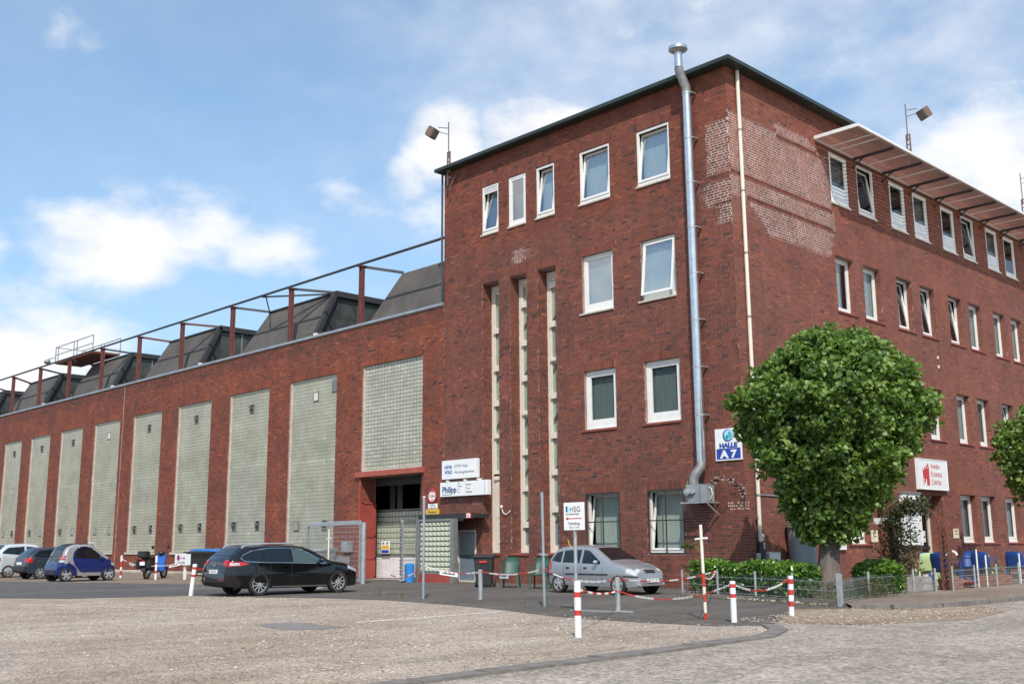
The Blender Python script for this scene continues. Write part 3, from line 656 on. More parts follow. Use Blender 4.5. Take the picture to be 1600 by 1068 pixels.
# tall stairwell slits
tz = [[8.82, 7.45, 6.2, 5.01, 3.73], [9.55, 8.18, 6.93, 5.71, 4.38, 3.15, 1.93], [10.03, 8.65, 7.42, 6.19, 4.85, 3.63, 2.41]]
for i, (a, b) in enumerate(slits):
    a += .004; b -= .004; mb = MB(); n = -.45
    fbox(mb, 'F', a, a + .20, n - .06, n, 1.0, 10.5); fbox(mb, 'F', b - .10, b, n - .06, n, 1.0, 10.5); fbox(mb, 'F', a + .2, b - .1, n - .06, n, 10.3, 10.5); fbox(mb, 'F', a + .2, b - .1, n - .06, n, 1.0, 1.16)
    w = mb.build('stairwell_window', 'cream', office)
    prev = 10.3
    for z in tz[i] + ([1.16] if i else [3.6]):
        if z > 1.2:
            mb = MB(); h = .10 if (z not in (5.01, 5.71, 7.42)) else .05; fbox(mb, 'F', a + .17, b - .02, n - .05, n + .07, z - h, z + h, 0); mb.build('transom', 'cream', w)
        mb = MB(); fbox(mb, 'F', a + .2, b - .1, n - .035, n - .027, z + .1, prev - .1); mb.build('pane', 'glass', w); prev = z
    if i == 0:
        mb = MB(); fbox(mb, 'F', a + .2, b - .1, n - .03, n + .01, 1.16, 3.6); fbox(mb, 'F', a + .26, b - .16, n + .01, n + .022, 1.3, 2.05); fbox(mb, 'F', a + .26, b - .16, n + .01, n + .022, 2.2, 3.45); mb.build('lower_panel', 'cream', w)
    mb = MB()
    for q, z in enumerate((1.6, 3.3, 5.0, 6.7, 8.4)):     # stair flights seen through the panes
        mb.prism([FP('F', a, n - .042, z), FP('F', b, n - .042, z + .9), FP('F', b, n - .042, z + 1.1), FP('F', a, n - .042, z + .2)], (0, .006, 0), 0)
    mb.build('stair_flight', 'flue_dull', w, kind='stuff')
    mb = MB(); mb.box(a + .02, b + .02, .50, .54, 1.0, 10.5); mb.build('stairwell_back_wall', 'beige_in', w)  # beige sheet close behind the glass, imitates the lit stairwell
    if i:
        mb = MB(); fbox(mb, 'F', a + .2, b - .1, n - .046, n - .041, 1.16, 1.95); mb.build('lace_curtain', 'curtain', w)
    mb = MB(); fbox(mb, 'F', a - .14, b + .02, -.46, .06, .92, .982); mb.build('sill', 'sill_red', w)
# side wing windows
for i, y in enumerate(ys4):
    if y > YB - 2: continue
    window(office, 'R', y, y + 1.22, 12.37, 14.17, -.02, .1, tilt=(8 if i % 4 in (1,) or i == 5 else 0), glass='glass', curtain_or_reflection=None if i % 3 else 'curtain_grey', privacy=.42 if i in (0, 2, 3, 4, 6) else 0, sill='sill_stone', sillw=.03)
    window(office, 'R', y, y + 1.2, 8.67, 10.55, -.20, .09, tilt=(7 if i in (2, 3, 4) else 0), glass='glass', curtain_or_reflection='curtain', half=(0, .62) if i == 0 else None, sill='sill_red', cdepth=.30 if i in (2, 3, 4) else .1)
    window(office, 'R', y, y + 1.16, 4.87, 6.73, -.20, .09, tilt=(6 if i == 6 else 0), glass='glass', curtain_or_reflection='curtain' if i not in (5,) else 'curtain_grey', sill='sill_red', cdepth=.28 if i == 6 else .1)
for i, (a, b) in enumerate(GR):
    w = window(office, 'R', a, b, 1.21, 2.95, -.20, .1, glass='glass', curtain_or_reflection='curtain' if i == 3 else ('curtain_grey' if i else 'curtain_tan'), sill='sill_red', half=(0, .35) if i == 0 else None)
# entrance with double door, and narrow glazed recess beside it
mb = MB(); frame_bars(mb, 'R', 10.47, 12.44, .06, 2.87, -.62, -.52, .09); fbox(mb, 'R', 10.56, 12.35, -.60, -.54, 2.2, 2.28); fbox(mb, 'R', 11.4, 11.52, -.60, -.54, .07, 2.2)
dr = mb.build('entrance_door', 'cream', office)
for a, b in ((10.56, 11.4), (11.52, 12.35)):
    mb = MB(); fbox(mb, 'R', a, b, -.58, -.57, .1, 2.2); mb.build('pane', 'glass', dr)
    mb = MB(); fbox(mb, 'R', a, b, -.565, -.545, 1.0, 1.12); mb.build('door_rail', 'black_steel', dr)
mb = MB(); fbox(mb, 'R', 11.46, 11.5, -.5, -.46, .9, 1.5); mb.build('handle', 'chrome', dr)
mb = MB(); fbox(mb, 'R', 11.75, 12.05, -.555, -.55, 1.25, 1.65); fbox(mb, 'R', 11.75, 12.05, -.555, -.55, .5, .9); mb.build('notice_sheet', 'sign_white', dr)
mb = MB(); fbox(mb, 'R', 10.56, 12.35, -.58, -.57, 2.28, 2.78); mb.build('transom_pane', 'glass', dr)
mb = MB(); frame_bars(mb, 'R', 7.51, 8.75, .07, 2.89, -.92, -.86, .07); w = mb.build('recess_window', 'cream', office)
mb = MB(); fbox(mb, 'R', 7.58, 8.68, -.90, -.89, .14, 2.82); mb.build('pane', 'glass', w)
# service door under the canopy
mb = MB(); frame_bars(mb, 'F', -12.14, -11.09, -.02, 1.79, -.14, .02, .07); dr = mb.build('door_frame', 'cream', office)
mb = MB(); fbox(mb, 'F', -12.06, -11.17, -.12, -.08, .02, .93, 0); fbox(mb, 'F', -12.06, -11.17, -.12, -.08, .93, 1.71, 1); mb.build('door', ['door_dark', 'door_pale'], dr)
mb = MB(); fbox(mb, 'F', -11.28, -11.22, -.07, -.03, .82, .98); mb.build('handle', 'chrome', dr)

# ================================================================ factory hall
XL = -72.0; HT = 10.22
hall = thing('factory_hall', 'long red brick factory hall with tall glass block windows and a sawtooth felt roof', 'building', (-40, 0, 0))
hw = [(-17.94 - 0, -14.17, 4.15, 8.40)]
starts = [-23.30, -28.52, -33.72, -38.85, -43.92, -48.85, -53.72, -58.42, -63.3, -68.2]
wid = [3.56, 3.5, 3.42, 3.33, 3.38, 3.25, 3.2, 3.1, 3.1, 3.1]
holesH = [(a, a + w, .95 if i else .88, 8.36 - .022 * i, .3) for i, (a, w) in enumerate(zip(starts, wid))]
gate_h = (-17.94, -14.10, -.3, 3.93, .75)
hH = holesH + [(-17.94, -14.10, 4.15, 8.40, .3), gate_h]
mb = MB(); wall_sheet(mb, FF, XL, -12.874, -.3, HT, hH, .3)
mb.box(XL, -12.9, 24, 24.3, -.3, HT); mb.box(XL - .3, XL, 0, 24, -.3, HT); mb.build('wall', 'mortar', hall)
brH = Bricks(); tH = tone_fn(.50, .12, .08, [(8.8, 9.3, .05), (9.5, 11, -.2)])
LH = [(h[0], h[1], h[3], snap(h[3], .25)) for h in holesH] + [(-17.94, -14.17, 8.40, snap(8.40, .25))]
lay(brH, FF, XL, -12.874, -.02, 10.12, [h[:4] for h in hH] + [(a - .1, b + .1, z, z + h) for a, b, z, h in LH] + [(-18.2, -13.95, 3.9, 4.16)], tH)
for a, b, z, h in LH: soldiers(brH, FF, a, b, z, h, tone_fn(.55, .08, .04))
lay(brH, lambda u, n, z: (-17.94 + n, u, z), 0, .7, 2.9, 3.9, [], tH)
brH.build('brickwork', 'brick_hall', hall)
mb = MB(); mb.box(XL, -12.88, -.05, .35, 10.14, 10.21); mb.box(XL, -12.88, -.07, -.05, 10.12, 10.22); mb.build('coping', 'zinc', hall)
mb = MB(); mb.box(XL, -12.9, .35, 24, 9.6, 9.8); mb.build('flat_roof', 'felt', hall)
# pale pilaster strips where the wall steps
for x in (-40.2,):
    mb = MB(); mb.box(x, x + .05, -.03, 0, 0, 10.1); mb.build('expansion_joint', 'mortar_dark', hall)
def block_grid(mb, face, a, b, c, d, n, bw, bh, skip=(), tones=None, wedge=.016, m=0, joint=.012):
    nu = max(1, round((b - a) / bw)); nz_ = max(1, round((d - c) / bh)); du = (b - a) / nu; dz = (d - c) / nz_
    for j in range(nz_):
        rowt = rnd.uniform(-.05, .05)
        for i in range(nu):
            u0 = a + i * du + joint / (2 if joint > .02 else 5); u1 = a + (i + 1) * du - joint / (2 if joint > .02 else 5); z0 = c + j * dz + joint / 2; z1 = c + (j + 1) * dz - joint / 2; uc, zc = (u0 + u1) / 2, (z0 + z1) / 2
            if any(s[0] < uc < s[1] and s[2] < zc < s[3] for s in skip): continue
            t = (tones(uc, zc) if tones else .5) + rowt + rnd.gauss(0, .075) + (.3 if rnd.random() < .012 else 0)
            lo = n + .004 + rnd.uniform(0, .0015); hi = n + .004 + wedge + rnd.uniform(0, .0015); e = .006
            mb.add([FP(face, *p) for p in ((u0, n - .01, z0), (u1, n - .01, z0), (u1, n - .01, z1), (u0, n - .01, z1), (u0 + e, lo, z0 + e), (u1 - e, lo, z0 + e), (u1 - e, hi, z1 - e * .6), (u0 + e, hi, z1 - e * .6))],
                   [(4, 5, 6, 7), (0, 1, 5, 4), (1, 2, 6, 5), (2, 3, 7, 6), (3, 0, 4, 7)], m, min(1, max(0, t)))
def vent(parent, face, u, z, n, open_=True):
    mb = MB(); w, h = .36, .40
    frame_bars(mb, face, u, u + w, z, z + h, n - .02, n + .03, .03); v = mb.build('vent_casement', 'flue_dull', parent)
    if open_:
        mb = MB(); T = lambda uu, nn, zz: (uu, n + (zz - z - h * .5) * .75 + nn, z + h * .5 + (zz - z - h * .5) * .6)
        fbox(mb, face, u + .03, u + w - .03, -.008, .008, z + .02, z + h - .02, T=T); mb.build('tilted_pane', 'gblock', parent)
    return v
for i, h in enumerate(holesH + [(-17.94, -14.17, 4.15, 8.40, .3)]):
    a, b, c, d = h[:4]; a += .004; b -= .004; n = -.10; G = i == len(holesH)
    sk = []
    if not G:
        mid = (a + b) / 2
        sk = [(mid - .05, mid + .31, d - 1.0, d - .6), (a + .45, a + .81, c + 1.05, c + 1.45), (b - .95, b - .59, c + 1.05, c + 1.45)]
    holes = [(s[0], s[1], s[2], s[3], .35) for s in sk]
    mb = MB(); wall_sheet(mb, FF, a + .1, b, c + .06, d, holes, .35, n=n); w = mb.build('glass_block_window', 'gjoint', hall)
    band = c + 3.9
    tn = (lambda u, z, c=c, band=band: .52 + (.25 if abs(z - band) < .08 else 0) + (.12 if z < c + .9 else 0) + .1 * noise.noise(Vector((u * .7, z * .6, i))))
    if G: tn = lambda u, z: .72 + rnd.uniform(-.12, .12) + .1 * noise.noise(Vector((u, z, 9)))
    mb = MB(); block_grid(mb, 'F', a + .1, b, c + .06, d, n, .205, .152, [(s[0] - .03, s[1] + .03, s[2] - .03, s[3] + .03) for s in sk], tn, wedge=.008 if G else .02, joint=.024 if G else .012)
    mb.build('glass_blocks', 'gblock', w, tone=True, kind='stuff')
    mb = MB(); fbox(mb, 'F', a, a + .1, n - .05, n + .05, c, d); mb.build('edge_strip', 'sill_stone', w)
    mb = MB(); fbox(mb, 'F', a - (.1 if not G else 0), b, -.09, .06 if not G else -.04, c - .05 if not G else c, c + .055 if not G else c + .06); mb.build('sill', 'sill_stone', w)
    for k, s in enumerate(sk):
        op = not (k == 0 and i in (0, 4) or k == 1 and i in (0, 4, 7) or k == 2 and i in (4, 5, 6, 8))
        vent(w, 'F', s[0], s[2], n, op)
        if not op:
            mb = MB(); fbox(mb, 'F', s[0] + .03, s[1] - .03, n - .01, n + .015, s[2] + .03, s[3] - .03); mb.build('vent_pane', 'cream' if k == 0 else 'gblock', w)
    if i == 0:
        mb = MB(); fbox(mb, 'F', b - .42, b - .02, n + .02, n + .06, d - .75, d - .2)
        for q in range(5): fbox(mb, 'F', b - .40, b - .04, n + .06, n + .075, d - .70 + q * .1, d - .65 + q * .1)
        mb.build('air_grille', 'flue_dull', w)
# interior darkness needs only its own roof and floor; the vehicle gate opens into it
mb = MB(); mb.box(-18.22, -13.93, -.12, .1, 3.93, 4.145); mb.build('gate_lintel', 'lintel', hall, bevel=.01)
mb = MB(); mb.box(-17.93, -17.88, .02, .74, 0, 2.95, 0)
for z in (.02, .75, 1.6, 2.9): mb.box(-17.88, -17.85, .04, .72, z, z + .06, 0)
mb.box(-17.88, -17.85, .04, .10, .02, 2.95); mb.box(-17.88, -17.85, .66, .72, .02, 2.95)
mb.box(-17.99, -17.9, -.035, .0, 0, 3.9, 0); dl = mb.build('folded_gate_leaf', 'redoor', hall)
mb = MB(); mb.box(-17.9, -14.1, .72, .78, 3.6, 3.93); mb.build('gate_head', 'dark_trim', hall)
mb = MB(); mb.box(-19.5, -14.3, 1.06, 1.3, 0, .86)
ib = mb.build('inner_wall', 'white_brick', hall)
br = Bricks(); lay(br, lambda u, n, z: (u, 1.06 - n, z), -19.5, -14.3, 0, .86, [], lambda u, z: .5); 
o = br.build('inner_brickwork', 'white_brick', hall)
mb = MB(); mb.box(-19.5, -14.3, 1.02, 1.16, .865, .92); mb.box(-19.5, -14.3, 1.12, 1.16, .92, 2.62); mb.box(-19.5, -14.3, 1.05, 1.2, 2.62, 2.68); mb.build('inner_screen_frame', 'gjoint', hall)
mb = MB(); block_grid(mb, 'F', -19.5, -14.4, .93, 2.60, -1.11, .2, .2, wedge=.03, joint=.035, tones=lambda u, z: .5); mb.build('inner_glass_blocks', 'gblock_b', hall, tone=True, kind='stuff')
for x in (-19.4, -18.9, -17.4):
    mb = MB(); mb.box(x, x + .16, 2.6, 2.76, 0, 6); mb.build('interior_post', 'cream', hall)
mb = MB(); mb.box(-24, -12.95, 7.5, 7.6, 0, 9.5); mb.build('interior_partition', 'dark_in', hall)
mb = MB(); mb.box(XL, -12.95, .8, 23.9, 0, .02); mb.build('hall_floor', 'asphalt2', hall)
M['old_glass'] = base_mat('dirty_wired_glass', (.05, .055, .05), .35, var=.4, vscale=2)
# sawtooth monitors
for k in range(-1, 5):
    xr = -22.4 - 10.45 * k; xl = xr - 5.55; yb, yt, zb, zt, ye = .5, 1.62, 10.0, 12.5, 22.0
    xr_ = min(xr, -12.95)
    mb = MB(); mb.add([(xl - 1.25, yb, zb), (xr_, yb, zb), (xr_, yt, zt), (xl, yt, zt)], [(0, 1, 2, 3)]); mb.add([(xl - 1.25, yb, zb), (xl, yt, zt), (xl, ye, zt), (xl - 1.25, ye, zb)], [(0, 1, 2, 3)])
    mb.add([(xl, yt, zt), (xr_, yt, zt), (xr_, ye, zt), (xl, ye, zt)], [(0, 1, 2, 3)]); mn = mb.build('roof_monitor', 'felt', hall)
    if k < 0: continue
    mb = MB(); mb.bar((xr + .04, yb - .05, zb + .05), (xr + .04, yt, zt + .03), .28, .2); mb.bar((xr + .06, yt - .05, zt - .02), (xr + .06, ye, zt - .02), .24, .26); mb.bar((xl, yt - .04, zt + .02), (xr + .1, yt - .04, zt + .02), .08, .07); mb.build('edge_board', 'dark_trim', mn)
    mb = MB(); mb.bar((xl - 1.1, yb + .42, zb + .62), (xr - .1, yb + .28, zb + .60), .06, .03); mb.build('felt_seam', 'dark_trim', mn)
    for q in range(8):
        y0 = yt + .1 + q * 1.25
        mb = MB(); mb.box(xr - .02, xr, y0, y0 + 1.18, 10.3, zt - .15); mb.build('pane', 'old_glass', mn)
        mb = MB(); mb.box(xr - .03, xr + .05, y0 + 1.18, y0 + 1.25, 9.9, zt - .12); mb.build('glazing_bar', 'flue_dull', mn)
    mb = MB(); mb.add([(xr - .02, yb + .15, zb), (xr - .02, yt + .6, zb), (xr - .02, yt, zt)], [(0, 1, 2)]); mb.build('end_wall', 'dark_trim', mn)
    mb = MB(); mb.box(xr - .0, xr + .2, yb + .1, yb + .55, zb, zb + .62); mb.build('brick_stub', 'brick_hall', mn)
    mb = MB(); mb.box(xr + .05, xr + .26, yb - .02, yb + .1, zb, zb + .5); mb.build('flashing', 'white_paint', mn)
# ================================================================ vehicles
def car(name, label, cat, spec, loc, rz, scale, group=None):
    S = spec; root = thing(name, label, cat, loc, rz, group, scale)
    tx = [p[0] for p in S['top']]; tz_ = [p[1] for p in S['top']]
    xs_f = np.linspace(tx[0], tx[-1], 1201); tf = np.interp(xs_f, tx, tz_)
    kf = S.get('smooth', 31); ker = np.hanning(kf + 2)[1:-1]; ker /= ker.sum()
    tf = np.convolve(np.pad(tf, kf // 2, mode='edge'), ker, 'valid')
    top = lambda x: float(np.interp(x, xs_f, tf))
    bot = lambda x: float(np.interp(x, [p[0] for p in S['bot']], [p[1] for p in S['bot']]))
    plan = lambda x: float(np.interp(x, [p[0] for p in S['plan']], [p[1] for p in S['plan']]))
    belt = lambda x: float(np.interp(x, [p[0] for p in S['belt']], [p[1] for p in S['belt']]))
    Wd = S['W'] / 2; tum = S.get('tumble', .36)
    rc = lambda x: min(S.get('rc', .13), max(.02, (top(x) - bot(x)) * .3))
    def base(x, z):
        b = belt(x); y = Wd * plan(x)
        y -= .045 * max(0, (.62 - z) / .4) ** 2 * .7
        y -= .02 * max(0, (z - .62)) / max(.1, b - .62) if z < b else .02
        if z > b: y -= (z - b) * tum
        return y
    def ys(x, z):
        r = rc(x); zt = top(x) - r
        if z <= zt: return base(x, z)
        ye = base(x, zt); d = min(1, (z - zt) / r); return ye - r * 1.2 * (1 - math.sqrt(max(0, 1 - d * d)))
    crown = lambda x, y: top(x) + S.get('crown', .03) * (1 - (y / max(.1, base(x, top(x) - rc(x)))) ** 2)
    xs = sorted(set([round(v, 4) for v in list(np.linspace(tx[0], tx[-1], S.get('N', 90))) + list(tx) + [tx[0] + d for d in (.004, .015, .03, .05)] + [tx[-1] - d for d in (.004, .015, .03, .05)]]))
    V = []; F = []; MI = []; NS = S.get('NS', 12); NA = 5; NT = 4; ring = None; mf = S.get('mat', lambda x, y, z: 0)
    for x in xs:
        r = rc(x); zt = top(x) - r; zb = bot(x); half = []
        for i in range(NS): z = zb + (zt - zb) * i / (NS - 1); half.append((base(x, z), z))
        ye = base(x, zt)
        for i in range(1, NA + 1):
            th = math.pi / 2 * i / NA; half.append((ye - r * 1.2 * (1 - math.cos(th)), zt + r * math.sin(th)))
        yl = half[-1][0]
        for i in range(1, NT + 1):
            y = yl * (1 - i / NT); half.append((y, top(x) + S.get('crown', .03) * (1 - (y / max(.05, yl)) ** 2)))
        rg = [(x, -y, z) for y, z in half] + [(x, y, z) for y, z in reversed(half[:-1])]
        ring = len(rg); V += rg
    n = len(xs)
    for i in range(n - 1):
        for j in range(ring):
            j2 = (j + 1) % ring; q = (i * ring + j, (i + 1) * ring + j, (i + 1) * ring + j2, i * ring + j2); F.append(q)
            c = np.mean([V[k] for k in q], axis=0); MI.append(mf(*c) if j != ring - 1 else 1)
    F.append(tuple(range(ring))); MI.append(S.get('cap', 0)); F.append(tuple(reversed([(n - 1) * ring + k for k in range(ring)]))); MI.append(S.get('cap', 0))
    me = bpy.data.meshes.new('body'); me.from_pydata(V, [], F); me.polygons.foreach_set('material_index', MI)
    for m in S['paint']: me.materials.append(M[m])
    bm = bmesh.new(); bm.from_mesh(me); bmesh.ops.recalc_face_normals(bm, faces=bm.faces); bm.to_mesh(me); bm.free()
    body = bpy.data.objects.new('body', me); put(body, root)
    wr = S['wr']; cut = MB()
    for wx in S['axles']:
        for s in (-1, 1): cut.cyl((wx, s * (Wd - .28), wr + .01), (wx, s * (Wd + .3), wr + .01), wr + S.get('gap', .045), n=32, m=1)
    co = cut.build('cut', [S['paint'][0], 'car_in'], None, local=True)
    md = body.modifiers.new('b', 'BOOLEAN'); md.operation = 'DIFFERENCE'; md.object = co; md.solver = 'EXACT'; md.material_mode = 'INDEX'
    me2 = bpy.data.meshes.new_from_object(body.evaluated_get(bpy.context.evaluated_depsgraph_get())); body.modifiers.clear(); body.data = me2; me2.name = 'body'
    bpy.data.objects.remove(co); me2.polygons.foreach_set('use_smooth', [True] * len(me2.polygons)); me2.set_sharp_from_angle(angle=R(35))
    # conforming pieces
    def side(nm, lo, hi, mat, par=None, off=.004, both=True, N=18, th=.012, sides=(-1, 1)):
        out = []
        for s in sides:
            mb = MB(); a = max(lo[0][0], hi[0][0]); b = min(lo[-1][0], hi[-1][0]); P = []
            for i in range(N + 1):
                x = a + (b - a) * i / N; z0 = np.interp(x, [p[0] for p in lo], [p[1] for p in lo]); z1 = np.interp(x, [p[0] for p in hi], [p[1] for p in hi])
                for j in range(5):
                    z = z0 + (z1 - z0) * j / 4; P.append((x, s * (ys(x, z) + off), z))
            k = len(P); P2 = [(p[0], p[1] - s * th, p[2]) for p in P]; fs = []
            for i in range(N):
                for j in range(4): fs.append((i * 5 + j, (i + 1) * 5 + j, (i + 1) * 5 + j + 1, i * 5 + j + 1))
            edge = [(i * 5, (i + 1) * 5) for i in range(N)] + [(i * 5 + 4, (i + 1) * 5 + 4) for i in range(N)] + [(j, j + 1) for j in range(4)] + [(N * 5 + j, N * 5 + j + 1) for j in range(4)]
            fs += [(a_, b_, b_ + k, a_ + k) for a_, b_ in edge]
            mb.add(P + P2, fs); out.append(mb.build(nm, mat, par or root, local=True, smooth=True))
        return out
    def topp(nm, x0, x1, f0, f1, mat, off=.006, par=None, y0=None, y1=None, N=14):
        mb = MB(); P = []
        for i in range(N + 1):
            x = x0 + (x1 - x0) * i / N; w = base(x, top(x) - rc(x)) - rc(x) * 1.2; fr = f0 + (f1 - f0) * i / N
            e = .01; dz = (top(x + e) - top(x - e)) / (2 * e); nn = Vector((-dz, 0, 1)).normalized()
            for j in range(9):
                t = -1 + j / 4; yy = t * (w * fr) if y0 is None else y0 + (y1 - y0) * j / 8
                P.append((x + nn.x * off, yy, crown(x, yy) + nn.z * off) if abs(yy) <= w else (x + nn.x * off, yy, top(x) - rc(x) * (1 - math.sqrt(max(0, 1 - min(1, ((abs(yy) - w) / (rc(x) * 1.2))) ** 2))) + nn.z * off))
        mb.add(P, [(i * 9 + j, (i + 1) * 9 + j, (i + 1) * 9 + j + 1, i * 9 + j + 1) for i in range(N) for j in range(8)]); return mb.build(nm, mat, par or root, local=True, smooth=True)
    def wheel(wx, s):
        yy = s * (Wd - .015); mb = MB(); prof = [(wr * .72, 0), (wr * .74, .012), (wr * .93, .018), (wr, -.01), (wr, -.15), (wr * .9, -.19), (wr * .6, -.19)]
        V = []; Fc = []; n = 28
        for i in range(n):
            a = 2 * math.pi * i / n
            for r_, d in prof: V.append((wx + r_ * math.cos(a), yy + s * d, wr + r_ * math.sin(a)))
        m_ = len(prof)
        for i in range(n):
            for j in range(m_ - 1): Fc.append((i * m_ + j, ((i + 1) % n) * m_ + j, ((i + 1) % n) * m_ + j + 1, i * m_ + j + 1))
        mb.add(V, Fc); w = mb.build('wheel', 'tyre', root, local=True, smooth=True)
        mb = MB(); rr = wr * .73; V = []; Fc = []
        for i in range(n):
            a = 2 * math.pi * i / n
            for r_, d in ((rr, -.002), (rr * .93, .006), (rr * .88, -.03), (rr * .85, -.12)): V.append((wx + r_ * math.cos(a), yy + s * d, wr + r_ * math.sin(a)))
        for i in range(n):
            for j in range(3): Fc.append((i * 4 + j, ((i + 1) % n) * 4 + j, ((i + 1) % n) * 4 + j + 1, i * 4 + j + 1))
        mb.add(V, Fc); k = S['spokes']; mb.disc((wx, yy - s * .01, wr), (0, 1, 0), rr * .24, .04, 14)
        for i in range(k):
            a = 2 * math.pi * (i + .3) / k; mb.bar((wx + rr * .15 * math.cos(a), yy - s * .008, wr + rr * .15 * math.sin(a)), (wx + rr * .9 * math.cos(a), yy - s * .01, wr + rr * .9 * math.sin(a)), S.get('sw', .035), .02, up=(0, 1, 0))
        mb.build('rim', 'alloy', w, local=True)
        mb = MB(); mb.disc((wx, yy - s * .06, wr), (0, 1, 0), rr * .84, .01, 20); mb.build('brake_disc', 'car_in', w, local=True)
    for wx in S['axles']:
        for s in (-1, 1): wheel(wx, s)
    def blk(nm, x0, x1, y0, y1, z0, z1, mat, bev=.01, par=None):
        mb = MB(); mb.box(x0, x1, y0, y1, z0, z1); return mb.build(nm, mat, par or root, local=True, bevel=bev, smooth=True)
    return root, side, topp, blk, ys, top, base

def seam(side, pts, w=.008, mat='car_in'):
    for (xa, za), (xb, zb) in zip(pts, pts[1:]):
        pass
def plate_text(root, body, x, y, z, s, facing):
    rot = Matrix(((0, 0, 1), (1, 0, 0), (0, 1, 0))) if facing > 0 else Matrix(((0, 0, -1), (-1, 0, 0), (0, 1, 0)))
    o = text('plate_lettering', body, s, (x, y, z), rot, 'grey_ink', root, 'CENTER', .001)
    return o
# black estate car
sp = dict(W=1.79, wr=.335, axles=(-1.36, 1.36), spokes=10, sw=.032, N=100, tumble=.40, rc=.13, paint=['car_black', 'car_in'],
    top=[(-2.42, .62), (-2.40, .80), (-2.33, .99), (-2.20, 1.12), (-1.86, 1.385), (-1.70, 1.43), (-1.1, 1.465), (-.35, 1.475), (.15, 1.43), (.60, 1.27), (1.02, 1.04), (1.15, .99), (1.6, .93), (1.95, .84), (2.15, .72), (2.28, .52)],
    bot=[(-2.42, .40), (-2.3, .30), (-1.8, .22), (1.8, .2), (2.28, .24)], plan=[(-2.42, .80), (-2.36, .88), (-2.1, .965), (-1.4, 1), (1.2, 1), (1.8, .96), (2.1, .84), (2.28, .62)],
    belt=[(-2.4, .98), (-1.3, .97), (0, .93), (1.2, .88), (2.3, .8)])
root, side, topp, blk, ys, top, base = car('parked_estate_car', 'black estate car with silver roof rails parked on the yard in front of the hall', 'car', sp, (-9.13, -8.90, 0), R(88), .892)
g = side('side_window', [(-1.88, 1.08), (-1.8, 1.02), (-1.25, .985)], [(-1.88, 1.14), (-1.6, 1.27), (-1.25, 1.33)], 'car_glass')
g = side('side_window', [(-1.19, .985), (-.36, .965)], [(-1.19, 1.335), (-.9, 1.36), (-.36, 1.362)], 'car_glass')
g = side('side_window', [(-.24, .962), (.8, .93)], [(-.24, 1.362), (.0, 1.35), (.35, 1.22), (.8, .97)], 'car_glass_green')
side('window_trim', [(-1.96, 1.07), (-1.84, .995), (-1.2, .955), (.9, .90)], [(-1.96, 1.095), (-1.83, 1.015), (-1.2, .974), (.9, .918)], 'chrome', off=.008, N=40)
side('window_trim', [(-1.96, 1.07), (-1.9, 1.17), (-1.6, 1.30), (-1.0, 1.38), (-.1, 1.378), (.15, 1.31), (.9, .915)], [(-1.96, 1.10), (-1.9, 1.19), (-1.6, 1.318), (-1.0, 1.395), (-.1, 1.392), (.15, 1.33), (.9, .93)], 'chrome', off=.006, N=40)
topp('rear_window', -2.16, -1.80, .9, .85, 'car_glass'); topp('windscreen', .28, 1.0, .93, .98, 'car_glass_green')
side('tail_light', [(-2.37, .86), (-1.95, .88), (-1.72, .93)], [(-2.37, 1.0), (-1.95, 1.0), (-1.72, .95)], 'lamp_red', off=.008)
topp('tail_light', -2.36, -2.28, 0, 0, 'lamp_red', y0=.50, y1=.70); topp('tail_light', -2.36, -2.28, 0, 0, 'lamp_red', y0=-.50, y1=-.70)
side('reversing_light', [(-2.3, .89), (-2.02, .9)], [(-2.3, .97), (-2.02, .96)], 'lamp_clear', off=.013)
side('headlight', [(1.72, .74), (2.12, .62)], [(1.72, .84), (2.12, .70)], 'lamp_clear', off=.005)
side('door_seam', [(-1.18, .42), (-1.16, .96)], [(-1.18, .43), (-1.16, .97)], 'car_in')
for x0 in (-1.02, -.30, .82):
    side('door_seam', [(x0, .32), (x0 + .012, .32)], [(x0, .94), (x0 + .012, .94)], 'car_in', off=.003, N=1)
side('sill_highlight', [(-.95, .245), (.95, .235)], [(-.95, .275), (.95, .262)], 'chrome', off=.006)
for s in (-1, 1):
    mb = MB(); pts = [(-1.85 + .1 * i, s * .58, top(-1.85 + .1 * i) + (.045 if 0 < i < 18 else .0)) for i in range(19)]; mb.tube(pts, .024, 8); mb.build('roof_rail', 'alloy', root, local=True, smooth=True)
    mb = MB(); mb.sphere((.68, s * .94, 1.0), .12, sc_=(.55, .8, .6)); mb.build('mirror', 'car_black', root, local=True, smooth=True)
    blk('handle', -.62, -.44, min(s * .895, s * .915), max(s * .895, s * .915), .83, .86, 'car_black'); blk('handle', -1.36, -1.18, min(s * .885, s * .91), max(s * .885, s * .91), .85, .88, 'car_black')
pl = blk('number_plate', -2.425, -2.395, -.26, .26, .66, .77, 'sign_white', .003); plate_text(root, 'EN·AB 610', -2.428, 0, .69, .09, -1)
blk('rear_bumper_strip', -2.46, -2.38, -.7, .7, .42, .46, 'car_in'); blk('fog_lamp', -2.44, -2.40, -.6, -.42, .44, .49, 'lamp_red', .004)
mb = MB(); mb.tube([(-2.385 - .01, .06 * math.cos(a), .90 + .045 * math.sin(a)) for a in np.linspace(0, 6.28, 15)], .008, 6); mb.build('badge', 'chrome', root, local=True)
mb = MB(); mb.bar((-2.3, .0, 1.04), (-2.12, .3, 1.2), .02, .015); mb.build('rear_wiper', 'black_plastic', root, local=True)
